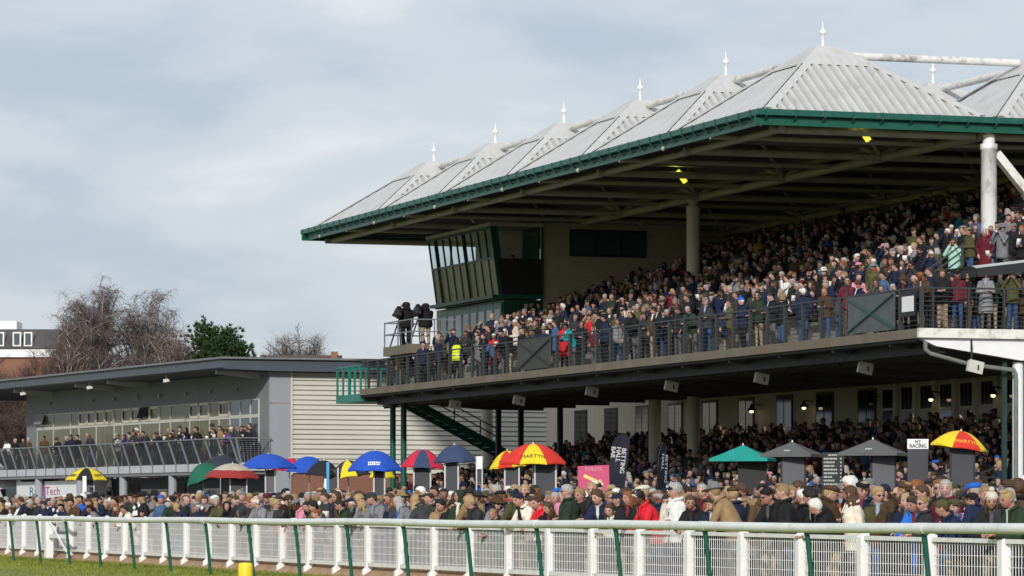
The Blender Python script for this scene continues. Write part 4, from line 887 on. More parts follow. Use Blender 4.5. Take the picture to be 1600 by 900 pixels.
# low far hedge so that no open horizon shows
mb = MB(); rn = random.Random(77)
for i in range(14000):
    x = rn.uniform(-160, 900); Z = rn.uniform(330, 350); h = rn.uniform(0.0, 1) ** 0.6 * (5 + 1.5 * math.sin(x * 0.013) + math.sin(x * 0.05)); X = (x - 800) / F * Z; q = rn.uniform(0.15, 0.4); a_ = rn.uniform(0, 3.14)
    mb.add([(X - q, Z, h), (X + q * math.cos(a_), Z + q * math.sin(a_), h + q), (X + q * 0.3, Z, h - q)], [(0, 1, 2)])
tag(obj('far_treeline', mb, mat('far foliage', (0.07, 0.065, 0.04), 0.9, 0.4, 0.2)), 'low far line of brown winter trees behind the buildings', 'treeline', kind='stuff')

# ------------------------------------------------------------------ umbrellas and bookmakers' boards
UM = {}
def umat(name, col): return mat('umbrella ' + name, tuple(v * 0.9 for v in col), 0.75, 0.12, 3.5, bump=0.35)
UC = {'yellow': (0.80, 0.62, 0.02), 'black': (0.014, 0.014, 0.018), 'green': (0.01, 0.13, 0.075), 'beige': (0.50, 0.44, 0.36), 'darkred': (0.34, 0.03, 0.03), 'blue': (0.015, 0.085, 0.50),
      'navy': (0.035, 0.06, 0.13), 'crimson': (0.60, 0.02, 0.06), 'red': (0.68, 0.035, 0.02), 'teal': (0.01, 0.32, 0.27), 'grey': (0.115, 0.115, 0.112), 'slate': (0.03, 0.035, 0.055)}
def dashes(mb, f, w_, h, rn, lines=2):
    for r_ in range(lines):
        x = -w_ / 2
        while x < w_ / 2 - 0.02:
            d = rn.uniform(0.03, 0.055)
            y = (lines / 2 - 0.5 - r_) * h * 1.35
            mb.quad(f(x, y - h / 2), f(x + d, y - h / 2), f(x + d, y + h / 2), f(x, y + h / 2)); x += d + 0.015
def umbrella(label, x, ytop, wpx, hpx, L, cols, n=8, tilt=0, text=None, tcol=None, rot=0.0, pyr=False, ztilt=0.0, band=None, tpan=0, tsize=0.2):
    s = s_at(x, L); Z = Zof(L, s); Rr = wpx * Z / F / 2 * (1.22 if pyr else 1.0); h = hpx * Z / F; zt = z_at(ytop, L, s)
    t = thing('parasol' if pyr else 'umbrella', label, 'umbrella', STAND @ Matrix.Translation((L, s, 0)) @ Matrix.Rotation(-TH, 4, 'Z'), (0, 0, 0), 'umbrellas over the betting ring')
    W0 = WM[t.name]; TW = W0 @ Matrix.Translation((0, 0, zt - h)) @ Matrix.Rotation(R(tilt), 4, 'Y') @ Matrix.Rotation(R(ztilt), 4, 'X')
    def P(az, u):
        seg = 2 * math.pi / n; q = ((az - rot) % seg) / seg - 0.5
        k = math.cos(seg / 2) / math.cos(q * seg) if pyr else 1 - 0.06 * (1 - (2 * q) ** 2) * u
        if pyr: z = h * (1 - u) ** 1.05
        else: z = h * (1 - u ** 1.9) + 0.05 * h * (1 - (2 * q) ** 2) * u
        return Vector((Rr * u * k * math.sin(az), -Rr * u * k * math.cos(az), z))
    mb = MB(TW); NU = 7; NA = 4; mats = []
    for c in cols + ([band] if band else []):
        if c not in mats: mats.append(c)
    mb.sm = not pyr
    for i in range(n):
        for j in range(NA):
            a0 = rot + 2 * math.pi * (i + j / NA) / n; a1 = rot + 2 * math.pi * (i + (j + 1) / NA) / n
            for u in range(NU):
                mb.cur = mats.index(band if band and u >= 5 else cols[i % len(cols)])
                mb.quad(P(a0, (u + 1) / NU), P(a1, (u + 1) / NU), P(a1, u / NU + 1e-4), P(a0, u / NU + 1e-4))
            # turned-down hem
            mb.cur = mats.index(band if band else cols[i % len(cols)])
            p0, p1 = P(a0, 1), P(a1, 1); dn = Vector((0, 0, -0.05 * (1 if not pyr else 1.6))); mb.quad(p0 + dn, p1 + dn, p1, p0)
    cp = obj('canopy', mb, [umat(c, UC[c]) for c in mats], t)
    mb = MB(TW); mb.lathe((0, 0, h - 0.01), [(0.022, 0), (0.018, 0.025), (0.008, 0.06)], 8); obj('ferrule', mb, M_white, t)
    mb = MB(W0); top = TW @ Vector((0, 0, h - 0.05)); loc = W0.inverted() @ top
    mb.tube([(0, 0, 0), (loc.x * 0.2, loc.y * 0.2, (zt - h) * 0.6), loc], 0.022, 8); obj('pole', mb, M_alu, t)
    for i in range(n):
        mb = MB(TW); az = rot + 2 * math.pi * i / n; mb.tube([P(az, 0.03) - Vector((0, 0, 0.02)), P(az, 0.55) - Vector((0, 0, 0.02)), P(az, 0.98) - Vector((0, 0, 0.015))], 0.008, 4); mb.tube([(0, 0, h * 0.15), P(az, 0.55) - Vector((0, 0, 0.02))], 0.006, 4); obj('rib', mb, M_alu, t)
    if text:
        for pn, tx in text:
            azc = rot + 2 * math.pi * (pn + 0.5) / n; mb = MB(TW); uc = 0.83 if not pyr else 0.72; nrm = 0.012
            def f(xx, yy): 
                u = uc - yy / math.hypot(Rr, h); q = P(azc + xx / (Rr * u), u); c0 = Vector((math.sin(azc), -math.cos(azc), 0.8)).normalized(); return q + c0 * nrm
            if tx == '#':
                dashes(mb, f, 0.42, 0.055, random.Random(5), 2)
            elif tx == '-': dashes(mb, f, 0.26, 0.04, random.Random(7), 2)
            else:
                vs, fs = text_pts(tx, tsize); mb.add([f(v.x, v.y) for v in vs], fs)
            obj('lettering', mb, tcol, cp)
    return t, s, Zof(L, s), zt - h
def fronts(n, rot_deg=None): return -math.pi / n
S_ = {}
specs = [
 ('yellow', 'yellow and black panelled umbrella in front of the pavilion', 136, 731, 70, 18, 33, ['black', 'yellow'], dict(text=[(1, '#'), (7, '#')], tcol=M_letterd)),
 ('blackback', 'black umbrella behind the dark green one', 345, 711, 64, 17, 38, ['slate'], dict(tilt=-4)),
 ('green', 'dark green umbrella tilted down beside the beige one', 322, 723, 66, 26, 36, ['green'], dict(tilt=-20)),
 ('beige', 'beige umbrella with a dark red rim', 363, 724, 90, 22, 34, ['beige'], dict(band='darkred', tilt=1)),
 ('blue1', 'plain blue umbrella nearest the grey pavilion corner', 419, 709, 93, 22, 36, ['blue'], dict()),
 ('blue2', 'plain blue umbrella partly behind the black one', 482, 713, 74, 26, 38, ['blue'], dict(tilt=6)),
 ('red0', 'small red umbrella mostly hidden behind the blue umbrellas', 452, 716, 60, 18, 40, ['crimson'], dict()),
 ('black', 'black umbrella beside the blue and white board', 505, 719, 58, 23, 35, ['black'], dict(tilt=3)),
 ('yellow2', 'yellow umbrella between the black and the lettered blue umbrella', 546, 719, 70, 25, 37.5, ['yellow', 'slate'], dict(text=[(7, '#')], tcol=M_letterd, tilt=-8)),
 ('yellow3', 'yellow umbrella seen under the lettered blue umbrella', 597, 727, 42, 18, 40, ['yellow'], dict()),
 ('blue3', 'large blue umbrella with white lettering in front of the cream cladding', 586, 704, 90, 31, 35, ['blue'], dict(text=[(0, '#')], tcol=M_letterw)),
 ('rednavy', 'crimson and navy panelled umbrella beside the green stair', 660, 702, 72, 28, 37, ['navy', 'crimson'], dict(tilt=2)),
 ('navy', 'plain navy umbrella below the green stair', 711, 695, 70, 26, 35, ['navy'], dict(tilt=-2)),
 ('martynback', 'red and yellow umbrella mostly behind the larger lettered one', 795, 704, 62, 25, 38, ['yellow', 'red'], dict(text=[(7, 'MARTYN')], tcol=M_letterd, tilt=-6, tsize=0.11, rot=0.2)),
 ('martyn', 'red umbrella with a yellow front panel reading MARTYN in dark letters', 833, 693, 109, 31, 35, ['yellow', 'red', 'red', 'red'], dict(text=[(0, 'MARTYN')], tcol=M_letterd, tsize=0.185)),
 ('teal', 'teal square parasol over a black board', 1161, 695, 106, 22, 42, ['teal'], dict(pyr=True, n=4, rot=-R(58))),
 ('grey1', 'grey square parasol beside the teal one', 1238, 690, 94, 20, 42, ['grey'], dict(pyr=True, n=4, rot=-R(65), text=[(0, '-')], tcol=M_letterw)),
 ('grey2', 'grey square parasol between the odds board and the white name sign', 1364, 686, 108, 22, 42, ['grey'], dict(pyr=True, n=4, rot=-R(62), text=[(0, '-')], tcol=M_letterw)),
 ('martyn2', 'small yellow and red umbrella reading MARTYN in yellow letters', 1498, 673, 92, 26, 42, ['red', 'yellow'], dict(text=[(0, 'MARTYN')], tcol=M_lettery, tsize=0.16, tilt=8, n=6, rot=-math.pi / 6 + 0.2)),
]
for key, lb, x, y, wp, hp, L, cols, kw in specs:
    if 'n' not in kw: kw.setdefault('rot', -math.pi / 8)
    S_[key] = umbrella(lb, x, y, wp, hp, L, cols, **kw)
# bookmakers' pitches under the umbrellas: two legs, a dark price board, a cross bar and a satchel
def pitch(key, label, dx, w_, ztop, zbot, bm, L_off=-0.25, satchel=None, solid=False):
    t0, s, Z, ze = S_[key]; p = t0.location
    t = thing('betting_board', label, 'board', WORLD, (p.x + dx, p.y - 0.35, 0), "bookmakers' boards in the betting ring")
    mb = based(MB(), t)
    mb.box((-w_ / 2, -0.03, zbot), (w_ / 2, 0.03, ztop)); pn = obj('panel', mb, bm, t)
    for sx in (-1, 1): mb = based(MB(), t); mb.box((sx * w_ / 2 - 0.025 + sx * 0.027, -0.025, 0), (sx * w_ / 2 + 0.025 + sx * 0.027, 0.025, ztop + 0.05)); obj('leg', mb, M_alu if not solid else M_black, t)
    mb = based(MB(), t); mb.box((-w_ / 2, -0.02, zbot - 0.12), (w_ / 2, 0.02, zbot - 0.06)); obj('crossbar', mb, M_alu, t)
    if satchel:
        t2 = thing('satchel', satchel[0], 'bag', WORLD, (p.x + dx + satchel[2], p.y - 0.75, 0), "bookmakers' satchels in the betting ring")
        zz = satchel[3]; mb = based(MB(), t2); mb.prism([(-0.38, -0.16, zz), (0.38, -0.16, zz), (0.44, -0.16, zz + 0.42), (0.25, -0.16, zz + 0.5), (-0.44, -0.16, zz + 0.40)], (0, 0.32, 0)); obj('bag', mb, umat(satchel[1], UC[satchel[1]]), t2)
        mb = based(MB(), t2)
        for sx in (-0.3, 0.3):
            mb2 = based(MB(), t2); mb2.bar((sx, 0, 0), (-sx * 0.5, 0, zz - 0.002), 0.03); obj('leg', mb2, M_alu, t2)
pitch('beige', 'dark price board under the beige umbrella', 0.25, 0.55, 2.75, 1.5, M_board)
pitch('blue1', 'grey price board with steel legs under the plain blue umbrella', 0.1, 0.3, 2.9, 1.3, M_boardgrey, satchel=('dark red satchel on a stand under the plain blue umbrella', 'darkred', 1.0, 1.35))
pitch('black', 'dark price board under the black umbrella', 0.3, 0.4, 2.8, 1.2, M_board)
pitch('blue3', 'narrow dark price board under the lettered blue umbrella', 0.15, 0.3, 2.95, 1.3, M_board, satchel=('red cloth draped satchel beside the lettered blue umbrella', 'red', -1.1, 1.45))
pitch('rednavy', 'charcoal price board under the crimson and navy umbrella', 0.0, 0.5, 2.9, 1.2, M_board)
pitch('navy', 'tall price board with yellow leg under the navy umbrella', -0.1, 0.35, 2.9, 1.2, M_board)
pitch('martyn', 'charcoal price board under the red umbrella reading MARTYN', 0.35, 0.55, 2.85, 1.3, M_board, satchel=('teal satchel on a stand under the red umbrella reading MARTYN', 'teal', -0.75, 1.55))
pitch('martynback', 'dark narrow board under the half hidden red and yellow umbrella', 0.1, 0.4, 2.75, 1.3, M_board, satchel=('dark red satchel beside the half hidden red and yellow umbrella', 'darkred', 0.3, 1.5))
pitch('yellow', 'thin steel price stand under the yellow and black umbrella', 0.1, 0.4, 2.85, 2.2, M_boardgrey)
pitch('teal', 'black cloth board under the teal parasol', 0.25, 0.75, 2.9, 0.5, M_black, solid=True)
pitch('grey1', 'grey cloth board under the grey parasol beside the teal one', 0.0, 0.62, 2.95, 0.5, M_boardgrey, solid=True)
pitch('grey2', 'grey cloth board under the grey parasol between odds board and name sign', 0.25, 0.60, 2.98, 0.5, M_boardgrey, solid=True)
pitch('martyn2', 'charcoal curved board under the small yellow and red umbrella', 0.05, 0.56, 3.0, 0.5, M_board, solid=True)
# white name sign on a dark board
L = 41.5; s = s_at(1434, L); p = STAND @ Vector((L, s, 0)); q = Zof(L, s) / F
t = thing('name_sign', 'dark board topped by a white sign reading MT RACING', 'sign', WORLD, (p.x, p.y, 0)); mb = based(MB(), t)
zt = z_at(686, L, s); mb.box((-16 * q, -0.03, 0.2), (16 * q, 0.03, zt - 16 * q)); obj('board', mb, M_board, t)
mb = based(MB(), t); mb.box((-16.4 * q, -0.05, zt - 15.5 * q), (16.4 * q, 0.03, zt)); wp = obj('panel', mb, M_white, t)
mb = based(MB(), t); add_text(mb, 'MT', 0.13, (0, -0.056, zt - 4.9 * q), (1, 0, 0), (0, 0, 1), sx=0.9, bold=0.003); add_text(mb, 'RACING', 0.15, (0, -0.056, zt - 11.0 * q), (1, 0, 0), (0, 0, 1), sx=0.8, bold=0.004); obj('lettering', mb, M_letterd, wp)
for sx in (-1, 1): obj('leg', based(MB(), t).box((sx * 14 * q - 0.02, 0.032, 0), (sx * 14 * q + 0.02, 0.07, zt - 0.3)), M_black, t)
# odds board
L = 41.3; s = s_at(1302, L); p = STAND @ Vector((L, s, 0)); q = Zof(L, s) / F; zt = z_at(707, L, s)
t = thing('odds_board', 'black odds board filled with rows of small white runners and prices', 'board', WORLD, (p.x, p.y, 0)); mb = based(MB(), t)
mb.box((-17 * q, -0.03, zt - 62 * q), (17 * q, 0.03, zt)); pn = obj('panel', mb, mat('blackboard', (0.012, 0.02, 0.018), 0.5), t)
mb = based(MB(), t); rn = random.Random(4)
for r_ in range(10):
    z = zt - (4 + r_ * 5.7) * q; x = -15 * q + (7 * q if r_ == 0 else 0); end = x + rn.uniform(11, 22) * q
    while x < end:
        d = rn.uniform(1.0, 2.0) * q; mb.quad((x, -0.036, z - 1.3 * q), (x + d, -0.036, z - 1.3 * q), (x + d, -0.036, z + 1.3 * q), (x, -0.036, z + 1.3 * q)); x += d + rn.uniform(0.4, 1.0) * q
    if r_: mb.quad((10.5 * q, -0.036, z - 1.2 * q), (12.8 * q, -0.036, z - 1.2 * q), (12.8 * q, -0.036, z + 1.2 * q), (10.5 * q, -0.036, z + 1.2 * q))
obj('lettering', mb, mat('chalk white', (0.5, 0.52, 0.48), 0.8, 0), pn)
for sx in (-1, 1): obj('leg', based(MB(), t).box((sx * 15 * q - 0.02, 0.032, 0), (sx * 15 * q + 0.02, 0.07, zt - 0.1)), M_alu, t)
# pink toilets sign
L = 33.5; s = s_at(927, L); p = STAND @ Vector((L, s, 0)); q = Zof(L, s) / F; zt = z_at(727, L, s)
t = thing('toilets_sign', 'pink sign reading TOILETS above a pale yellow arrow', 'sign', WORLD, (p.x, p.y, 0), rotz=R(4)); mb = based(MB(), t)
mb.prism([(-24.5 * q, -0.02, zt - 1.5 * q), (-22.5 * q, -0.02, zt - 60 * q), (26 * q, -0.02, zt - 60 * q), (24.5 * q, -0.02, zt + 0.5 * q)], (0, 0.04, 0)); pn = obj('panel', mb, mat('pink sign paint', (0.55, 0.075, 0.17), 0.6, 0.06), t)
mb = based(MB(), t); add_text(mb, 'TOILETS', 0.125, (0, -0.026, zt - 6.2 * q), (1, 0.0, 0.03), (0, 0, 1), bold=0.002); obj('lettering', mb, mat('pale pink lettering', (0.62, 0.30, 0.34), 0.6, 0), pn)
d = Vector((0.90, 0, -0.42)).normalized(); nv = Vector((d.z * -1, 0, d.x)); a = Vector((-15 * q, -0.028, zt - 16 * q)); e2 = a + d * 25 * q; tip = a + d * 35 * q
mb = based(MB(), t); mb.add([a - nv * 2.6 * q, e2 - nv * 2.6 * q, e2 - nv * 5.8 * q, tip, e2 + nv * 5.8 * q, e2 + nv * 2.6 * q, a + nv * 2.6 * q], [(0, 1, 2, 3, 4, 5, 6)]); obj('arrow', mb, mat('pale yellow paint', (0.80, 0.58, 0.20), 0.6, 0), pn)
for sx in (-1, 1): obj('leg', based(MB(), t).box((sx * 20 * q - 0.025, 0.022, 0), (sx * 20 * q + 0.025, 0.06, zt - 0.1)), M_alu, t)
# betting hall feather flags
def flag(label, x, ytop, wpx, hpx, L, yaw, lines, lean):
    s = s_at(x, L); p = STAND @ Vector((L, s, 0)); q = Zof(L, s) / F; zt = z_at(ytop, L, s); w_ = wpx * q; h = hpx * q
    t = thing('feather_flag', label, 'flag', WORLD, (p.x, p.y, 0), 'feather flags in front of the terrace', R(yaw)); mb = based(MB(), t)
    le = lean * q
    pole = [(-w_ * 0.55 - le, 0, 0), (-w_ * 0.5 - le * 0.6, 0, zt * 0.5), (-w_ * 0.45, 0, zt * 0.88), (-w_ * 0.1 + le * 0.3, 0, zt)]
    mb.tube(pole, 0.018, 6); obj('pole', mb, M_black, t)
    mb = based(MB(), t); n_ = 12; fr = []; 
    for i in range(n_ + 1):
        u = i / n_; z = zt - h * u; lx = -w_ * 0.5 * min(1, (u * 5) ** 0.5) - le * u; rx = w_ * 0.5 * min(1, (u * 9 + 0.05) ** 0.5) - le * u * 1.05
        yy = 0.03 * math.sin(u * 7); fr += [(lx, yy, z), (lx * 0.33 + rx * 0.67, yy + 0.04, z), (rx, yy, z), (rx, yy + 0.012, z), (lx, yy + 0.012, z)]
    for i in range(n_):
        a_ = i * 5; mb.add([fr[a_], fr[a_ + 1], fr[a_ + 6], fr[a_ + 5], fr[a_ + 2], fr[a_ + 7], fr[a_ + 3], fr[a_ + 8], fr[a_ + 4], fr[a_ + 9]], [(3, 2, 1, 0), (2, 5, 4, 1), (5, 7, 6, 4), (7, 9, 8, 6), (9, 3, 0, 8)])
    fb = obj('banner', mb, mat('navy flag cloth', (0.010, 0.011, 0.024), 0.8, 0.15), t)
    mb = based(MB(), t)
    for tx, dx, dz, sz in lines:
        add_text(mb, tx, sz, (dx * w_ - le * 0.45, -0.05, zt - dz * h), Vector((-0.1, 0, -1)).normalized(), Vector((1, 0, -0.1)).normalized(), 'LEFT', bold=0.006)
    obj('lettering', mb, mat('dull white lettering', (0.5, 0.5, 0.5), 0.7, 0), fb)
flag('navy feather flag reading BETTING HALL BAR', 972, 676, 28, 90, 38, 0, [('BETTING', 0.27, 0.27, 0.185), ('HALL', -0.02, 0.25, 0.185), ('BAR', -0.31, 0.24, 0.185)], 10)
flag('narrow navy feather flag turned nearly edge on beside the reading flag', 1036, 691, 32, 74, 38, 58, [('BETTING', 0.30, 0.26, 0.2), ('HALL', -0.05, 0.24, 0.2)], 6)
# slim blue and white upright board, small white price card on a stand
L = 34; s = s_at(511, L); p = STAND @ Vector((L, s, 0)); q = Zof(L, s) / F; zt = z_at(722, L, s)
t = thing('upright_board', 'slim sky blue and white upright board beside the black umbrella', 'board', WORLD, (p.x, p.y, 0)); mb = based(MB(), t)
mb.box((-1 * q, -0.03, 0), (3.5 * q, 0.03, zt)); obj('panel', mb, mat('sky blue paint', (0.06, 0.30, 0.55), 0.5), t); mb = based(MB(), t); mb.box((-4 * q, -0.028, 0.5), (-1.05 * q, 0.028, zt - 26 * q)); obj('edge_panel', mb, M_letterw, t)
L = 34; s = s_at(749, L); p = STAND @ Vector((L, s, 0)); q = Zof(L, s) / F; zt = z_at(713, L, s)
t = thing('price_stand', 'tall steel stand with a small white card beside the navy umbrella', 'stand', WORLD, (p.x, p.y, 0)); mb = based(MB(), t)
for sx in (-1, 1): obj('leg', based(MB(), t).box((sx * 4.5 * q - 0.02, -0.02, 0), (sx * 4.5 * q + 0.02, 0.02, zt)), M_alu, t)
obj('card', based(MB(), t).box((-4 * q, -0.04, zt - 20 * q), (4 * q, -0.022, zt)), M_white, t); obj('panel', based(MB(), t).box((-4.2 * q, -0.018, zt - 40 * q), (4.2 * q, 0.018, zt - 22 * q)), M_board, t)
L = 34; s = s_at(147, 33); p = STAND @ Vector((32.6, s, 0)); q = Zof(33, s) / F; zt = z_at(744, 33, s)
t = thing('white_post_board', 'slim white upright board under the yellow and black umbrella', 'board', WORLD, (p.x, p.y, 0)); obj('panel', based(MB(), t).box((-3 * q, -0.03, 0), (3 * q, 0.03, zt)), M_white, t); obj('foot', based(MB(), t).box((-6 * q, -0.2, 0.009), (6 * q, 0.2, 0.05)), M_alu, t)

# ------------------------------------------------------------------ people
# A figure faces -Y, x to its left hand side, feet at z = 0, 1.74 m tall.
def T_lean(ang):
    c, s = math.cos(ang), math.sin(ang)
    def f(p):
        x, y, z = p; h = z - 0.92
        if h <= 0: return Vector((x, y, z))
        return Vector((x, y * c - h * s, 0.92 + y * s + h * c))
    return f
POSES = {   # lean, (elbow, wrist) for right (-x) and left (+x)
 'down': (2, ((-.235, .03, 1.12), (-.245, -.05, .87)), ((.235, .03, 1.12), (.245, -.05, .87))),
 'card': (6, ((-.235, .0, 1.13), (-.09, -.27, 1.13)), ((.235, .0, 1.13), (.07, -.28, 1.14))),
 'fence': (29, ((-.27, -.33, 1.05), (-.08, -.56, 1.06)), ((.27, -.33, 1.05), (.06, -.57, 1.06))),
 'binoculars': (0, ((-.27, -.17, 1.25), (-.075, -.19, 1.56)), ((.27, -.17, 1.25), (.075, -.19, 1.56))),
 'crossed': (3, ((-.235, -.06, 1.13), (.07, -.21, 1.16)), ((.235, -.06, 1.13), (-.07, -.22, 1.13))),
 'pockets': (3, ((-.28, .06, 1.14), (-.19, -.07, .93)), ((.28, .06, 1.14), (.19, -.07, .93))),
 'phone': (4, ((-.26, -.16, 1.22), (-.10, -.34, 1.46)), ((.235, .0, 1.13), (.10, -.25, 1.12))),
}
def ring(c, rx, ry, n, ax=None):
    return [(c[0] + rx * math.cos(2 * math.pi * k / n), c[1] + ry * math.sin(2 * math.pi * k / n), c[2]) for k in range(n)]
def loft(mb, secs, n, f=None):     # secs: (z, rx, ry, yoff, xoff)
    P = []
    for z, rx, ry, yo, xo in secs: P += [f(p) if f else p for p in ring((xo, yo, z), rx, ry, n)]
    fs = [(i * n + k, i * n + (k + 1) % n, (i + 1) * n + (k + 1) % n, (i + 1) * n + k) for i in range(len(secs) - 1) for k in range(n)]
    fs += [tuple(reversed(range(n))), tuple(range((len(secs) - 1) * n, len(secs) * n))]
    o = mb.sm; mb.sm = True; mb.add(P, fs); mb.sm = o
def ellipsoid(mb, c, r, nu=12, nv=8, M=None):
    P = []
    for j in range(nv + 1):
        t_ = math.pi * j / nv
        for i in range(nu):
            a = 2 * math.pi * i / nu; p = Vector((c[0] + r[0] * math.sin(t_) * math.cos(a), c[1] + r[1] * math.sin(t_) * math.sin(a), c[2] + r[2] * math.cos(t_))); P.append(M @ p if M else p)
    fs = [(j * nu + i, (j + 1) * nu + i, (j + 1) * nu + (i + 1) % nu, j * nu + (i + 1) % nu) for j in range(nv) for i in range(nu)]
    o = mb.sm; mb.sm = True; mb.add(P, fs); mb.sm = o
TORSO = [(.78, .150, .105, 0, 0), (.92, .168, .118, 0, 0), (1.05, .150, .108, 0, 0), (1.2, .165, .118, -.005, 0), (1.32, .178, .115, 0, 0), (1.40, .165, .095, .01, 0), (1.455, .10, .075, .012, 0), (1.49, .062, .062, .01, 0), (1.56, .056, .058, .0, 0)]
HEADC = (0, -.012, 1.625)
def head_matrix(pose, yaw, pitch=0.0):
    f = T_lean(R(POSES[pose][0])); c = f(HEADC)
    return Matrix.Translation(c) @ Matrix.Rotation(yaw, 4, 'Z') @ Matrix.Rotation(pitch + R(POSES[pose][0]) * 0.3, 4, 'X') @ Matrix.Scale(1.05, 4)
def sstep(a, b, x): t_ = min(1, max(0, (x - a) / (b - a))); return t_ * t_ * (3 - 2 * t_)
def headpt(d):
    x, y, z = d
    px, py, pz = .077 * x, .098 * y, .113 * z
    if z > 0: k_ = 1 + .30 * z * z; px *= k_; py *= k_
    if z < 0: px *= 1 - .26 * abs(z) ** 1.4; py *= (1 - .38 * abs(z)) if y > 0 else 1 - .05 * abs(z)
    if y < 0:
        py -= .026 * math.exp(-(x / .17) ** 2 - ((z + .14) / .17) ** 2) + .008 * math.exp(-(x / .14) ** 2 - ((z - .06) / .2) ** 2)
        py += .010 * math.exp(-((abs(x) - .40) / .17) ** 2 - ((z - .06) / .11) ** 2)
        py -= .007 * math.exp(-(x / .3) ** 2 - ((z + .52) / .10) ** 2) + .010 * math.exp(-(x / .35) ** 2 - ((z + .85) / .2) ** 2)
        py -= .005 * math.exp(-((abs(x) - .35) / .3) ** 2 - ((z - .24) / .10) ** 2)
    return Vector((px, py, pz))
def sphere_shape(mb, fn, nu, nv, M):
    P = []
    for j in range(nv + 1):
        t_ = math.pi * j / nv
        for i in range(nu):
            a = 2 * math.pi * i / nu; P.append(M @ fn((math.sin(t_) * math.cos(a), math.sin(t_) * math.sin(a), math.cos(t_))))
    fs = [(j * nu + i, (j + 1) * nu + i, (j + 1) * nu + (i + 1) % nu, j * nu + (i + 1) % nu) for j in range(nv) for i in range(nu)]
    o = mb.sm; mb.sm = True; mb.add(P, fs); mb.sm = o
def hair_fn(kind):
    def fn(d):
        x, y, z = d; p = headpt(d); side = 1 - abs(x)
        front = sstep(-.15, -.75, y)                       # 1 in front
        line = .52 * front + (-.12) * (1 - front) - .55 * sstep(.2, .9, y)
        if kind == 'long': line = .50 * front - .25 * (1 - front) - .8 * sstep(-.1, .6, y)
        if kind == 'bald': line = -.05 + .6 * front - .5 * sstep(.2, .9, y)
        k = sstep(line - .06, line + .10, z); g = 1.10 if kind != 'curly' else 1.24 + .06 * math.sin(9 * x + 5 * z) * math.cos(8 * y)
        if kind == 'long': g = 1.14
        if kind == 'bald': g = 1.11; k *= 1 - sstep(.35, .6, z)
        return p * (.86 + (g - .86) * k)
    return fn
def add_hair(mb, kind, M, nu=18, nv=14):
    if kind == 'none': return
    base = 'short' if kind in ('short', 'bun', 'swept') else kind
    sphere_shape(mb, hair_fn(base), nu, nv, M)
    if kind == 'long':
        loftM(mb, [(-.02, .088, .062, .045), (-.12, .095, .055, .06), (-.22, .09, .045, .07), (-.31, .055, .028, .075)], max(8, nu // 2), M)
        for sx in (-1, 1): ellipsoid(mb, (sx * .072, .0, -.09), (.024, .04, .11), 8, 6, M)
    if kind == 'bun': ellipsoid(mb, (0, .115, .05), (.042, .042, .042), 10, 8, M)
    if kind == 'swept': ellipsoid(mb, (0.01, -.03, .105), (.066, .07, .035), 10, 8, M)
def loftM(mb, secs, n, M):
    P = []
    for z, rx, ry, yo in secs: P += [M @ Vector(p) for p in ring((0, yo, z), rx, ry, n)]
    fs = [(i * n + k, i * n + (k + 1) % n, (i + 1) * n + (k + 1) % n, (i + 1) * n + k) for i in range(len(secs) - 1) for k in range(n)]
    fs += [tuple(reversed(range(n))), tuple(range((len(secs) - 1) * n, len(secs) * n))]
    o = mb.sm; mb.sm = True; mb.add(P, fs); mb.sm = o
def add_hat(mb, kind, M, nu=16):
    nv = max(5, nu // 2)
    if kind in ('beanie', 'bobble'):
        def fn(d):
            x, y, z = d; k = sstep(.16, .24, z + .28 * y * .6); return headpt(d) * (.85 + (.31 + .06 * max(0, z)) * k)
        sphere_shape(mb, fn, nu, nv + 2, M)
        if kind == 'bobble': ellipsoid(mb, (0, .0, .155), (.042, .042, .04), max(6, nu // 2), 5, M)
    elif kind == 'flatcap':
        ellipsoid(mb, (0, .005, .085), (.102, .122, .050), nu, nv, M); ellipsoid(mb, (0, -.115, .062), (.07, .055, .012), max(8, nu // 2), 4, M)
    elif kind == 'cap':
        def fn(d):
            k = sstep(.18, .28, d[2]); return headpt(d) * (.85 + .30 * k)
        sphere_shape(mb, fn, nu, nv + 2, M); ellipsoid(mb, (0, -.14, .045), (.062, .07, .010), max(8, nu // 2), 4, M)
    elif kind == 'trilby':
        loftM(mb, [(.045, .15, .17, 0), (.055, .15, .17, 0), (.058, .088, .108, 0), (.12, .082, .10, 0), (.15, .06, .08, 0), (.155, .02, .03, 0)], nu, M)
    elif kind == 'hood':
        def fn(d):
            x, y, z = d; k = sstep(.93, .80, -y + .0 * z) ; k = 1 - sstep(.55, .78, -y * (1 if z > -.75 else .4)); g = headpt(d)
            return Vector((g.x * (.8 + .50 * k), g.y * (.8 + .46 * k) + .01, g.z * (.86 + .36 * k)))
        sphere_shape(mb, fn, nu, nv + 2, M); loftM(mb, [(-.06, .09, .085, .03), (-.17, .11, .09, .035)], nu, M)
def limb_tube(mb, pts, rs, n):
    mb.tube(pts, rs, n); 
def arm_pts(pose, side):
    f = T_lean(R(POSES[pose][0])); e, w_ = POSES[pose][1 if side < 0 else 2]
    return f((side * .165, .005, 1.385)), Vector(e), Vector(w_)
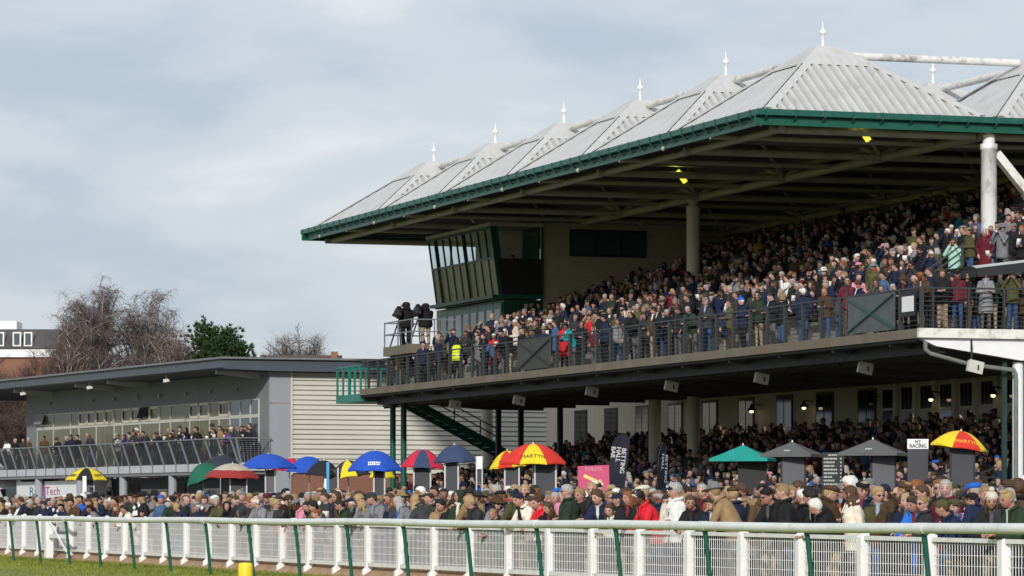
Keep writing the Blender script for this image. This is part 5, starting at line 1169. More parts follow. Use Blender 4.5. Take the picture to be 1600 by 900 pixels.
def add_hand(mb, wr, el, side, fine=True):
    d = (wr - el).normalized(); u = Vector((0, 0, 1)) if abs(d.z) < .8 else Vector((0, -1, 0)); a = d.cross(u).normalized(); b = a.cross(d)
    c = wr + d * .045
    if not fine:
        ellipsoid(mb, c + d * .02, (.036, .04, .036), 6, 4); return
    Mh = Matrix((( a.x, b.x, d.x, c.x), (a.y, b.y, d.y, c.y), (a.z, b.z, d.z, c.z), (0, 0, 0, 1)))
    ellipsoid(mb, (0, 0, 0), (.042, .017, .052), 10, 7, Mh)
    for i, ln in enumerate((.062, .072, .067, .052)):
        x = -.030 + .020 * i; p0 = Mh @ Vector((x, 0, .035)); p1 = Mh @ Vector((x * 1.1, -.010, .035 + ln * .55)); p2 = Mh @ Vector((x * 1.05, -.034, .035 + ln * .88)); mb.tube([p0, p1, p2], [.0098, .009, .0075], 6)
    p0 = Mh @ Vector((-side * .036, -.004, -.02)); p1 = Mh @ Vector((-side * .058, -.018, .018)); p2 = Mh @ Vector((-side * .05, -.034, .045)); mb.tube([p0, p1, p2], [.012, .0105, .0085], 6)
def remesh(mb, vox, name, smooth_it=0):
    me = bpy.data.meshes.new(name); me.from_pydata([tuple(v) for v in mb.v], [], mb.f); o = bpy.data.objects.new('tmp', me); C.objects.link(o)
    md = o.modifiers.new('r', 'REMESH'); md.mode = 'VOXEL'; md.voxel_size = vox; md.use_smooth_shade = True
    if smooth_it: sm = o.modifiers.new('s', 'SMOOTH'); sm.iterations = smooth_it; sm.factor = 0.5
    dg = bpy.context.evaluated_depsgraph_get(); r_ = bpy.data.meshes.new_from_object(o.evaluated_get(dg)); r_.name = name
    bpy.data.objects.remove(o); bpy.data.meshes.remove(me); return r_
BODY = {}; COAT = {}; HAIRM = {}; HATM = {}
def body_mesh(pose, yaw, pitch):
    k = (pose, yaw, pitch)
    if k in BODY: return BODY[k]
    f = T_lean(R(POSES[pose][0])); mb = MB(); loft(mb, TORSO, 16, f)
    Mh = head_matrix(pose, R(yaw), R(pitch)); sphere_shape(mb, headpt, 30, 24, Mh)
    for sx in (-1, 1): ellipsoid(mb, (sx * .078, .012, -.005), (.012, .022, .034), 8, 6, Mh)
    neck0 = f((0, .012, 1.44)); mb.tube([neck0, Mh @ Vector((0, .02, -.06))], [.06, .055], 12)
    for sx in (-1, 1):
        s_, e_, w_ = arm_pts(pose, sx); mb.tube([s_, e_, w_], [.052, .042, .03], 10); ellipsoid(mb, s_, (.058, .055, .055)); ellipsoid(mb, e_, (.043, .043, .043)); 
        mb.tube([(sx * .085, 0, .90), (sx * .095, -.015, .50), (sx * .10, .01, .09)], [.09, .06, .042], 12); ellipsoid(mb, (sx * .085, 0, .88), (.09, .1, .09)); ellipsoid(mb, (sx * .095, -.015, .5), (.06, .06, .06))
        ellipsoid(mb, (sx * .105, -.06, .045), (.045, .125, .045)); mb.tube([(sx * .10, .01, .12), (sx * .10, .005, .04)], [.043, .045], 10)
    me = remesh(mb, .0125, 'person_body')
    inv = Mh.inverted(); co = np.zeros(len(me.polygons) * 3); me.polygons.foreach_get('center', co); co = co.reshape(-1, 3)
    H = np.array(inv); q = co @ H[:3, :3].T + H[:3, 3]; z = co[:, 2]
    m = np.zeros(len(co), dtype=np.int32)
    m[(z < .93) & (np.abs(co[:, 0]) < .2) & (co[:, 1] > -.25)] = 1; m[z < .10] = 2
    face = (q[:, 1] < -.06) & (np.abs(q[:, 2]) < .12)
    ax = np.abs(q[:, 0])
    m[face & (np.abs(ax - .031) < .0125) & (np.abs(q[:, 2] - .008) < .0075)] = 3
    m[face & (np.abs(ax - .032) < .019) & (np.abs(q[:, 2] - .031) < .0055)] = 5
    m[face & (ax < .024) & (np.abs(q[:, 2] + .062) < .009)] = 4
    # hands, five fingers each, joined to the wrists
    hb = MB()
    for sx in (-1, 1): s_, e_, w_ = arm_pts(pose, sx); add_hand(hb, w_, e_, sx)
    nv = len(me.vertices); vs = np.zeros(nv * 3); me.vertices.foreach_get('co', vs)
    V = [tuple(v) for v in vs.reshape(-1, 3)] + [tuple(v) for v in hb.v]; Fc = [tuple(p.vertices) for p in me.polygons] + [tuple(i + nv for i in f_) for f_ in hb.f]
    bpy.data.meshes.remove(me); me = bpy.data.meshes.new('person_body'); me.from_pydata(V, [], Fc)
    me.polygons.foreach_set('material_index', np.concatenate([m, np.zeros(len(hb.f), dtype=np.int32)])); me.polygons.foreach_set('use_smooth', [True] * len(Fc))
    for mm in (M_skin, M_clothsmooth, M_shoe, M_eye, M_lip, M_brow): me.materials.append(mm)
    BODY[k] = me; return me
def coat_builder(mb, pose, style, n=18, na=10, infl=1.0):
    f = T_lean(R(POSES[pose][0])); hem = {'jacket': .80, 'puffer': .76, 'coat': .50, 'gilet': .78}[style]
    puff = .022 if style == 'puffer' else .012
    secs = [(hem, .205 + (.02 if style == 'coat' else 0), .155 + (.02 if style == 'coat' else 0), 0, 0)]
    zs = [hem + (1.36 - hem) * i / 9 for i in range(1, 10)]
    for i, z in enumerate(zs):
        rx = np.interp(z, [.5, .78, .92, 1.05, 1.2, 1.36], [.215, .195, .19, .178, .19, .198]) + puff; ry = np.interp(z, [.5, .78, .92, 1.05, 1.2, 1.36], [.165, .15, .145, .138, .146, .138]) + puff
        if style in ('puffer', 'gilet'): rx += .012 * (i % 2); ry += .012 * (i % 2)
        secs.append((z, rx, ry, 0, 0))
    secs += [(1.42, .165, .112, .012, 0), (1.465, .105, .088, .014, 0), (1.495, .086, .080, .014, 0)]
    loft(mb, secs, n, f)
    if style == 'gilet' and infl > 1: return
    for sx in (-1, 1):
        s_, e_, w_ = arm_pts(pose, sx); k = 1.0 if style != 'puffer' else 1.18
        w2 = w_ + (e_ - w_).normalized() * .02
        ml = s_.lerp(e_, .5); m2 = e_.lerp(w2, .5)
        mb.tube([s_, ml, e_, m2, w2], [.072 * k, .066 * k, .062 * k, .056 * k, .048 * k], na)
        ellipsoid(mb, s_, (.074 * k, .07 * k, .072 * k), na, 6); ellipsoid(mb, e_, (.063 * k, .063 * k, .063 * k), na, 6)
def coat_mesh(pose, style):
    k = (pose, style)
    if k in COAT: return COAT[k]
    mb = MB(); coat_builder(mb, pose, style); me = remesh(mb, .017, 'coat_mesh', 1); me.materials.append(M_cloth); COAT[k] = me; return me
def part_mesh(cache, k, fn, m):
    if k in cache: return cache[k]
    mb = MB(); fn(mb); me = bpy.data.meshes.new(str(k)); me.from_pydata([tuple(v) for v in mb.v], [], mb.f); me.polygons.foreach_set('use_smooth', mb.s); me.materials.append(m); cache[k] = me; return me
def scarf(mb, pose):
    f = T_lean(R(POSES[pose][0])); P0 = []
    pts = [f((.085 * math.cos(a), .085 * math.sin(a) + .0, 1.49 + .012 * math.sin(2 * a))) for a in [2 * math.pi * i / 12 for i in range(13)]]; mb.tube(pts, .032, 7)
    mb.tube([f((.03, -.10, 1.48)), f((.05, -.165, 1.35)), f((.05, -.165, 1.15))], [.03, .034, .03], 7)
def shirt(mb, pose):
    f = T_lean(R(POSES[pose][0])); P = []
    loftp = [(1.30, .004), (1.36, .026), (1.42, .048), (1.47, .062), (1.515, .072)]
    for z, hw in loftp:
        for k in range(7):
            a_ = -1 + 2 * k / 6; yb = np.interp(z, [1.30, 1.36, 1.42, 1.47, 1.515], [-.166, -.158, -.122, -.094, -.088]); P.append(f((a_ * hw, yb + .5 * hw * a_ * a_ - .004, z)))
    n0 = len(P); P += [p + Vector((0, .03, 0)) for p in P]
    fs = []
    for i in range(len(loftp) - 1):
        for k in range(6): q = i * 7 + k; fs += [(q, q + 1, q + 8, q + 7), (n0 + q + 7, n0 + q + 8, n0 + q + 1, n0 + q)]
    mb.add(P, fs)
def front_strip(mb, pose):
    f = T_lean(R(POSES[pose][0])); zs = [.82, .95, 1.08, 1.2, 1.31]; ys = [-.165, -.159, -.152, -.160, -.152]
    for i in range(4): mb.bar(f((.012, ys[i], zs[i])), f((.012, ys[i + 1], zs[i + 1])), .016, .012)
def collar(mb, pose):
    f = T_lean(R(POSES[pose][0])); pts = [f((.100 * math.sin(a), -.088 * math.cos(a) + .012, 1.485 + .03 * (1 - math.cos(a)) / 2)) for a in [R(28) + R(304) * i / 14 for i in range(15)]]
    mb.tube([f((.045, -.155, 1.36))] + pts + [f((-.045, -.155, 1.36))], [.012] + [.027] * 15 + [.012], 7)
def glasses(mb, M, dark=True):
    for sx in (-1, 1):
        ellipsoid(mb, (sx * .033, -.098, .008), (.024, .006, .017), 10, 6, M); mb.tube([M @ Vector((sx * .055, -.09, .012)), M @ Vector((sx * .08, .01, .012))], .004, 4)
    mb.tube([M @ Vector((-.012, -.103, .012)), M @ Vector((.012, -.103, .012))], .004, 4)

COLS = {'black': (.014, .014, .016), 'navy': (.014, .02, .05), 'charcoal': (.035, .036, .04), 'dark green': (.022, .038, .022), 'olive': (.075, .07, .03), 'brown': (.075, .042, .022), 'tan': (.27, .18, .095), 'grey': (.17, .17, .18),
        'burgundy': (.11, .015, .025), 'red': (.55, .02, .03), 'bright blue': (.02, .12, .48), 'denim blue': (.06, .11, .22), 'cream': (.62, .56, .46), 'teal': (.015, .22, .26), 'pink': (.6, .25, .32), 'purple': (.13, .05, .22), 'mustard': (.45, .24, .03), 'white': (.72, .71, .69), 'mint green': (.33, .56, .47)}
CW = [('black', 38), ('navy', 26), ('charcoal', 18), ('dark green', 7), ('olive', 4), ('brown', 5), ('tan', 2), ('grey', 6), ('burgundy', 3), ('red', 0.7), ('bright blue', 0.4), ('denim blue', 3), ('cream', 1.2), ('teal', 0.8), ('pink', 0.6), ('purple', 0.6), ('mustard', 0.5), ('white', 0.4)]
HC = {'grey': (.34, .33, .31), 'white': (.66, .64, .60), 'brown': (.075, .040, .020), 'dark brown': (.028, .016, .010), 'black': (.012, .010, .010), 'blonde': (.36, .25, .12), 'auburn': (.22, .075, .025), 'sandy': (.26, .17, .085)}
HW = [('grey', 16), ('white', 7), ('brown', 26), ('dark brown', 28), ('black', 12), ('blonde', 6), ('auburn', 5), ('sandy', 6)]
TC = {'blue jeans': (.045, .085, .19), 'dark trousers': (.02, .021, .024), 'grey trousers': (.12, .12, .125), 'beige trousers': (.33, .26, .17), 'brown trousers': (.08, .05, .03)}
def wpick(rn, lst):
    t_ = rn.uniform(0, sum(b for a, b in lst))
    for a, b in lst:
        t_ -= b
        if t_ <= 0: return a
    return lst[-1][0]
SKINS = [(.44, .275, .23), (.40, .24, .195), (.36, .21, .165), (.45, .285, .235), (.28, .15, .115)]
CWN = [('black', 26), ('navy', 18), ('charcoal', 14), ('dark green', 8), ('olive', 5), ('brown', 5), ('tan', 3.5), ('grey', 8), ('burgundy', 4), ('red', 1.6), ('bright blue', 1.6), ('denim blue', 5), ('cream', 4), ('teal', 1.5), ('pink', 1.2), ('purple', 1), ('mustard', 1), ('white', 1.8)]
HWN = [('grey', 18), ('white', 12), ('brown', 24), ('dark brown', 18), ('black', 7), ('blonde', 17), ('auburn', 8), ('sandy', 12)]
def random_look(rn, near=False):
    d = dict(coat=wpick(rn, CWN if near else CW), style=rn.choice(['jacket', 'jacket', 'puffer', 'coat', 'coat', 'jacket', 'gilet']), hair=wpick(rn, [('short', 40), ('long', 26), ('bald', 5), ('bun', 7), ('curly', 9), ('swept', 12)]), hc=wpick(rn, HWN if near else HW),
             hat=wpick(rn, [(None, 74), ('flatcap', 15), ('beanie', 7), ('bobble', 5), ('cap', 6), ('trilby', 5), ('hood', 3)]), hatc=wpick(rn, [('grey', 8), ('olive', 8), ('brown', 8), ('navy', 6), ('black', 8), ('tan', 2), ('charcoal', 9), ('burgundy', 2), ('pink', 1), ('bright blue', 1), ('cream', 1), ('dark green', 5)]),
             trous=rn.choice(list(TC)), pose='down', yaw=rn.choice([-42, -14, 10, 36]), scarf=rn.random() < .2, scarfc=wpick(rn, CW), glass=rn.random() < .16, scale=min(1.09, max(.86, rn.gauss(1.0, .055))))
    if d['hair'] == 'long' or d['hair'] == 'bun': d['scale'] -= .045
    if d['hat'] == 'hood': d['hatc'] = d['coat']
    return d
STY = {'jacket': 'jacket', 'puffer': 'padded jacket', 'coat': 'long coat', 'gilet': 'quilted jacket'}
HATN = {'flatcap': 'flat cap', 'beanie': 'beanie', 'bobble': 'bobble hat', 'cap': 'peaked cap', 'trilby': 'brimmed hat', 'hood': 'hood up'}
HAIRN = {'short': 'short {} hair', 'long': 'long {} hair', 'bald': 'balding {} hair', 'bun': '{} bun', 'curly': 'curly {} hair', 'swept': 'swept {} hair'}
def look_words(d):
    hd = HATN[d['hat']] if d['hat'] == 'hood' else (d['hatc'] + ' ' + HATN[d['hat']]) if d['hat'] else HAIRN[d['hair']].format(d['hc'])
    return f"{d['coat']} {STY[d['style']]}", hd
def hash_(loc): return int(abs(loc[0]) * 977 + abs(loc[1]) * 331)
def person(d, loc, facing, label, group):
    """loc: world point of the feet; facing: angle of the gaze, 0 = towards the camera, -90 deg = towards picture left"""
    pitch = d.get('pitch', 4)
    o = bpy.data.objects.new('person', body_mesh(d['pose'], d['yaw'], pitch)); C.objects.link(o); tag(o, label, 'person', group)
    o.location = loc; o.rotation_euler = (0, 0, facing); k = d['scale']; o.scale = (k * d.get('wide', 1.0), k * d.get('wide', 1.0), k); o.color = (*TC[d['trous']], 1)
    def child(name, me, col, mtx=None):
        c = bpy.data.objects.new(name, me); C.objects.link(c); c.parent = o; c.color = (*col, 1)
        if mtx is not None: c.matrix_local = mtx
        return c
    cj = lambda c: tuple(min(1, max(.004, v * d.get('cj', 1.0))) for v in c)
    child('coat', coat_mesh(d['pose'], d['style']), cj(COLS[d['coat']]))
    Mh = head_matrix(d['pose'], R(d['yaw']), R(pitch)); I = Matrix.Identity(4)
    hk = d['hair']
    if d['hat'] != 'hood' or hk == 'long': child('hair', part_mesh(HAIRM, ('hair', hk), lambda mb: add_hair(mb, hk, I), M_hair), HC[d['hc']], Mh)
    if d['hat']: child('hood' if d['hat'] == 'hood' else 'hat', part_mesh(HATM, ('hat', d['hat']), lambda mb: add_hat(mb, d['hat'], I), M_cloth), COLS[d['hatc']], Mh)
    if d['scarf']: child('scarf', part_mesh(HATM, ('scarf', d['pose']), lambda mb: scarf(mb, d['pose']), M_cloth), COLS[d['scarfc']])
    child('collar', part_mesh(HATM, ('collar', d['pose']), lambda mb: collar(mb, d['pose']), M_cloth), cj(COLS[d.get('collarc', d['coat'])]))
    if not d['scarf'] and (hash_(loc) % 10) < 6: child('shirt', part_mesh(HATM, ('shirt', d['pose']), lambda mb: shirt(mb, d['pose']), M_clothsmooth), [(.6, .6, .58), (.25, .32, .42), (.5, .47, .4), (.03, .03, .035), (.16, .03, .04), (.1, .1, .11)][hash_(loc) % 6])
    if d['style'] != 'coat': child('zip', part_mesh(HATM, ('zip', d['pose']), lambda mb: front_strip(mb, d['pose']), M_cloth), [(.01, .01, .01), (.09, .09, .09)][hash_(loc) % 2])
    if d['glass']: child('glasses', part_mesh(HATM, ('glasses',), lambda mb: glasses(mb, I), M_black), (0, 0, 0), Mh)
    return o
# ---- coarse figures for the mass of the crowd
LOD = {}
def lod_parts(pose, yaw):
    k = (pose, yaw)
    if k in LOD: return LOD[k]
    Mh = head_matrix(pose, R(yaw), R(4)); I = {}
    def mk(fn): mb = MB(); fn(mb); return np.array([tuple(v) for v in mb.v]), mb.f
    I['head'] = mk(lambda mb: (sphere_shape(mb, headpt, 12, 9, Mh), mb.tube([T_lean(R(POSES[pose][0]))((0, .012, 1.44)), Mh @ Vector((0, .02, -.05))], [.06, .055], 6)))
    def eyes(mb):
        for sx in (-1, 1): ellipsoid(mb, (sx * .031, -.079, .012), (.017, .012, .012), 5, 3, Mh)
    I['eyes'] = mk(eyes)
    I['coat'] = mk(lambda mb: coat_builder(mb, pose, 'jacket', 9, 5)); I['coatlong'] = mk(lambda mb: coat_builder(mb, pose, 'coat', 9, 5))
    def legs(mb):
        for sx in (-1, 1): mb.tube([(sx * .085, 0, .90), (sx * .095, -.015, .50), (sx * .10, .0, .0)], [.095, .068, .05], 5)
    I['legs'] = mk(legs)
    def hands(mb):
        for sx in (-1, 1): s_, e_, w_ = arm_pts(pose, sx); add_hand(mb, w_, e_, sx, False)
    I['hands'] = mk(hands)
    for hk in ('short', 'long', 'bald', 'bun', 'curly', 'swept'): I['hair_' + hk] = mk(lambda mb: add_hair(mb, hk, Mh, 10, 7))
    for hk in ('flatcap', 'beanie', 'bobble', 'cap', 'trilby', 'hood'): I['hat_' + hk] = mk(lambda mb: add_hat(mb, hk, Mh, 10))
    f = T_lean(R(POSES[pose][0]))
    I['shirt'] = mk(lambda mb: ellipsoid(mb, f((0, -.088, 1.44)), (.045, .05, .06), 6, 4))
    I['card'] = mk(lambda mb: mb.bar(Vector(POSES[pose][2][1]) + Vector((-.1, -.11, .02)), Vector(POSES[pose][2][1]) + Vector((-.06, -.14, .20)), .14, .01))
    I['glass'] = mk(lambda mb: (mb.bar(Mh @ Vector((-.06, -.13, .01)), Mh @ Vector((.06, -.13, .01)), .07, .06)))
    LOD[k] = I; return I
CV, CF, CCOL = [], [], []; CN = [0]
def crowd_person(d, loc, facing, legs=True):
    I = lod_parts(d['pose'], d['yaw']); M = np.array(Matrix.Translation(Vector(loc)) @ Matrix.Rotation(facing, 4, 'Z') @ Matrix.Scale(d['scale'], 4)); rn = d['rn']
    sk = SKINS[rn.randrange(len(SKINS))]; j = rn.uniform(.8, 1.2)
    ls = [('head', sk), ('eyes', (.07, .04, .035)), ('coatlong' if d['style'] == 'coat' else 'coat', tuple(c * j for c in COLS[d['coat']])), ('hands', sk)]
    if legs: ls.append(('legs', TC[d['trous']]))
    if d['hat'] != 'hood': ls.append(('hair_' + d['hair'], HC[d['hc']]))
    if d['hat']: ls.append(('hat_' + d['hat'], COLS[d['hatc']]))
    if d['scarf']: ls.append(('shirt', COLS[rn.choice(['white', 'white', 'cream', 'pink', 'denim blue', 'burgundy', 'red'])]))
    if d['pose'] == 'card' and rn.random() < .35: ls.append(('card', (.7, .69, .66)))
    if d['pose'] == 'binoculars' and rn.random() < .8: ls.append(('glass', (.015, .015, .015)))
    for nm, col in ls:
        v, f = I[nm]; w_ = v @ M[:3, :3].T + M[:3, 3]
        CV.append(w_); o = CN[0]; CF.extend([[i + o for i in fc] for fc in f]); CN[0] += len(v); CCOL.append(np.tile(np.array([*col, 1.0]), (len(v), 1)))
FB = R(-38)            # usual facing: between the camera and the track on the left
NP = [0]; USED = set()
def uniq(fmt_fn, rn, gen, tries=60):
    for _ in range(tries):
        d = gen(); lb = fmt_fn(d)
        if lb not in USED: USED.add(lb); return d, lb
    USED.add(lb); return d, lb
ZONES = [(35, 'beside the white van'), (100, 'before the lorry'), (172, 'under yellow-black umbrella'), (240, 'below pavilion balcony columns'), (290, 'left of green umbrella'), (330, 'under the green umbrella'), (385, 'under the beige umbrella'), (440, 'under plain blue umbrella'), (482, 'right of plain blue'), (530, 'under the black umbrella'),
  (575, 'before the yellow umbrella'), (635, 'under blue lettered umbrella'), (690, 'under crimson-navy umbrella'), (745, 'under plain navy umbrella'), (790, 'before white price card'), (845, 'under MARTYN dome umbrella'), (898, 'left of toilets sign'), (958, 'before pink toilets sign'), (1015, 'before betting hall flag'), (1060, 'before the narrow flag'), (1110, 'left of teal parasol'), (1165, 'under the teal parasol'), (1218, 'right of teal parasol'), (1270, 'under first grey parasol'), (1330, 'before the odds board'), (1390, 'under second grey parasol'), (1455, 'before MT RACING sign'), (1530, 'under yellow-red umbrella'), (1700, 'beside white end column')]
def zone(x):
    for xm, t_ in ZONES:
        if x < xm: return t_
rn = random.Random(2024)
cand = []
rowsL = [22.55, 23.15, 23.8, 24.5, 25.3, 26.2, 27.2]
for r_, L in enumerate(rowsL):
    s = 40.5 + rn.uniform(0, .5)
    while s < 125:
        if rn.random() < (.97 if r_ < 3 else .85): cand.append((r_, L + rn.uniform(-.14, .14), s))
        s += rn.uniform(.47, .66)
cand = [c for c in cand if -40 < x_of(c[1], c[2]) < 1640]
cand.sort(key=lambda c: Zof(c[1], c[2]) + 5.0 * c[0])
NIND = 232
ROWN = ['front row', 'second row', 'third row', 'fourth row', 'fifth row', 'sixth row', 'back row']
def fence_pose(r_, rn): return rn.choice(['fence', 'fence', 'fence', 'card', 'crossed']) if r_ == 0 else rn.choice(['down', 'card', 'crossed', 'pockets', 'card', 'down', 'binoculars', 'phone'] if r_ > 1 else ['down', 'card', 'crossed', 'pockets', 'card', 'down'])
for i, (r_, L, s) in enumerate(cand):
    loc = STAND @ Vector((L, s, 0.008)); x = x_of(L, s); fc = FB + rn.gauss(0, R(36)) + (R(150) if rn.random() < .07 else 0)
    if i < NIND:
        def gen():
            d = random_look(rn, True); d['pose'] = fence_pose(r_, rn); d['cj'] = rn.uniform(.85, 1.25)
            if d['pose'] in ('binoculars', 'phone'): d['pose'] = 'card'
            return d
        def fmt(d): a, b = look_words(d); return f"person in {a}, {b}, {ROWN[r_]} {zone(x)}"
        d, lb = uniq(fmt, rn, gen); person(d, loc, fc, lb, 'racegoers along the white fence'); NP[0] += 1
    else:
        d = random_look(rn, True); d['pose'] = fence_pose(r_, rn); d['rn'] = rn; crowd_person(d, loc, fc)
# ---- named figures on the balcony, in the ring and on the near end
def special(x, L, z, label, group, facing, s=None, **kw):
    d = random_look(random.Random(int(x * 7 + L * 13))); d.update(hat=None, scarf=False, glass=False, scale=1.0, yaw=8); d.update(kw)
    if s is None: s = s_at(x, L)
    USED.add(label); o = person(d, STAND @ Vector((L, s, z)), R(facing), label, group); NP[0] += 1; return o, d, s
def held_binoculars(o, d, label):
    W = Matrix.Translation(o.location) @ o.rotation_euler.to_matrix().to_4x4() @ Matrix.Diagonal((*o.scale, 1)); Mh = W @ head_matrix(d['pose'], R(d['yaw']), R(d.get('pitch', 4)))
    t_ = bpy.data.objects.new('binoculars', None); C.objects.link(t_); WM[t_.name] = Mh @ Matrix.Translation((0, -.14, .008)); t_.matrix_world = WM[t_.name]; tag(t_, label, 'binoculars', 'binoculars raised in the crowd')
    for sx in (-1, 1): mb = MB(WM[t_.name]); mb.tube([(sx * .033, .03, 0), (sx * .036, -.02, 0), (sx * .042, -.09, 0)], [.018, .024, .028], 8); obj('barrel', mb, M_black, t_)
    mb = MB(WM[t_.name]); mb.bar((-.03, -.03, .008), (.03, -.03, .008), .03, .02); obj('bridge', mb, M_black, t_)
BG_ = 'people along the balcony railing'
special(882, 45.75, 6.56, 'person in bright red coat standing with back turned at the balcony railing', BG_, 150, coat='red', style='coat', hair='short', hc='brown', pose='pockets', trous='dark trousers')
special(1255, 45.75, 6.56, 'person in navy padded jacket and blue jeans with back turned at the railing', BG_, 165, coat='navy', style='puffer', hair='short', hc='white', pose='pockets', trous='blue jeans')
special(1312, 45.8, 6.56, 'person in grey padded jacket and blue jeans turned away beside the braced panel', BG_, 140, coat='charcoal', style='puffer', hat='flatcap', hatc='grey', pose='fence', trous='blue jeans', hair='short', cj=1.6)
special(1290, 46.2, 6.56, 'person in brown jacket with long auburn hair left of the braced panel', BG_, -30, coat='brown', style='jacket', hair='long', hc='auburn', pose='card')
special(1220, 46.1, 6.56, 'person in black jacket with tan fur trimmed hair line, back turned at railing', BG_, 120, coat='black', style='puffer', hair='long', hc='sandy', pose='card', trous='blue jeans')
o, d, s = special(1487, 50.5, zf(50.5), 'person in mint green coat and brown hat looking through binoculars by the column', 'people on the terrace by the white column', -25, s=106.0, coat='mint green', style='coat', hat='trilby', hatc='brown', pose='binoculars', trous='beige trousers')
held_binoculars(o, d, 'black binoculars raised by the person in the mint green coat')
o, d, s = special(1460, 49.7, zf(49.7), 'person in navy padded jacket with raised binoculars beside the mint green coat', 'people on the terrace by the white column', -20, s=106.0, coat='navy', style='puffer', hair='short', hc='white', pose='binoculars')
held_binoculars(o, d, 'black binoculars raised by the person in the navy padded jacket')
special(1508, 51.2, zf(51.2), 'person in olive jacket and tan cap in profile beside the column', 'people on the terrace by the white column', -75, s=106.3, coat='olive', style='jacket', hat='flatcap', hatc='tan', pose='card')
special(1525, 51.8, zf(51.8), 'person in black coat over red top beside the white column', 'people on the terrace by the white column', -20, s=106.5, coat='burgundy', style='coat', pose='pockets', hair='short', hc='grey')
o, d, s = special(1435, 48.8, zf(48.8), 'person in charcoal padded jacket and dark hat with raised binoculars above the notice', 'people on the terrace by the white column', -25, s=105.5, coat='charcoal', style='puffer', hat='trilby', hatc='black', pose='binoculars')
held_binoculars(o, d, 'black binoculars raised by the person in charcoal above the notice')
special(1405, 48.6, zf(48.6), 'bareheaded person in olive long coat above the braced panel', 'people on the terrace by the white column', -30, s=107.6, coat='olive', style='coat', hair='bald', hc='grey', pose='pockets')
NE = 'people behind the near end railing'
special(0, 46.55, 6.56, 'person in plum jacket and dark cap hands in pockets behind the end railing', NE, -18, s=97.5, coat='burgundy', style='jacket', hat='cap', hatc='black', pose='down', trous='blue jeans')
special(0, 46.0, 6.56, 'person in dark parka with fur hood and boots behind the end railing', NE, -10, s=97.35, coat='black', style='puffer', hat='hood', hatc='brown', pose='card', trous='beige trousers')
special(0, 45.6, 6.56, 'person in brown jacket with long auburn hair leaning at the railing corner', NE, -50, s=97.4, coat='brown', style='jacket', hair='long', hc='auburn', pose='fence')
special(0, 47.0, 6.56, 'person in black jacket and beanie turned away behind the end railing', NE, 95, s=97.7, coat='black', style='jacket', hat='beanie', hatc='black', pose='down')
special(0, 47.35, 6.56, 'person in light grey parka leaning forward with folded arms on the end railing', NE, -12, s=97.3, coat='grey', style='coat', hair='long', hc='brown', pose='crossed', trous='grey trousers', cj=1.25)
special(0, 47.75, 6.56, 'person in dark green jacket with grey hair between grey parka and olive jacket', NE, -25, s=97.7, coat='dark green', style='jacket', hair='short', hc='grey', pose='card')
o, d, s = special(0, 48.25, 6.56, 'person in olive jacket and jeans raising binoculars behind the end railing', NE, -20, s=97.4, coat='olive', style='jacket', hair='short', hc='brown', pose='binoculars', trous='blue jeans')
held_binoculars(o, d, 'black binoculars raised behind the near end railing')
special(0, 48.75, 6.56, 'person in brown coat at the right edge behind the end railing', NE, -20, s=97.6, coat='brown', style='coat', pose='card')
special(0, 48.0, 6.56, 'tall person in black jacket standing behind the olive jacket on the landing', NE, -30, s=98.6, coat='black', style='jacket', pose='down', scale=1.05)
o, d, s = special(0, 52.0, 7.95, 'person in dark jacket and jeans with binoculars above the canopy', 'people on the stair above the canopy', -20, s=103.6, coat='black', style='jacket', pose='binoculars', trous='blue jeans', hair='short', hc='white')
held_binoculars(o, d, 'black binoculars raised above the canopy')
special(0, 52.7, 8.3, 'person in navy jacket and brown cap above the canopy at the right edge', 'people on the stair above the canopy', -25, s=103.7, coat='navy', style='jacket', hat='flatcap', hatc='brown', pose='card', trous='blue jeans')
special(1420, 45.8, 6.56, 'person in dark coat and brown brimmed hat behind the notice', BG_, -35, coat='black', style='coat', hat='trilby', hatc='brown', pose='fence')
special(1434, 45.9, 6.56, 'bald person in navy coat leaning at the railing corner beside the notice', BG_, -25, coat='navy', style='jacket', hair='bald', hc='white', pose='fence')
# yellow vests
def vest(o, d):
    mb = MB(); f = T_lean(R(POSES[d['pose']][0])); loft(mb, [(.84, .222, .172, 0, 0), (1.0, .216, .166, 0, 0), (1.2, .218, .166, 0, 0), (1.36, .225, .158, 0, 0), (1.44, .16, .118, .012, 0), (1.48, .105, .095, .014, 0)], 18, f)
    me = bpy.data.meshes.new('hi_vis_vest'); me.from_pydata([tuple(v) for v in mb.v], [], mb.f); me.polygons.foreach_set('use_smooth', mb.s); me.materials.append(mat('high visibility yellow', (0.62, 0.75, 0.02), 0.7, 0.08, 5))
    c = bpy.data.objects.new('hi_vis_vest', me); C.objects.link(c); c.parent = o
    mb = MB(); loft(mb, [(1.02, .221, .171, 0, 0), (1.07, .221, .171, 0, 0)], 18, f); me = bpy.data.meshes.new('reflective_band'); me.from_pydata([tuple(v) for v in mb.v], [], mb.f); me.materials.append(M_alu); b = bpy.data.objects.new('reflective_band', me); C.objects.link(b); b.parent = c
o, d, s = special(714, 45.9, 6.56, 'steward in bright yellow vest with back turned below the camera platform', BG_, 160, coat='black', style='jacket', hat='cap', hatc='black', pose='down', trous='dark trousers'); vest(o, d)
o, d, s = special(1338, 46.6, 6.56, 'steward in bright yellow vest behind the braced panel', BG_, -40, coat='black', style='jacket', pose='pockets', hair='short', hc='grey'); vest(o, d)
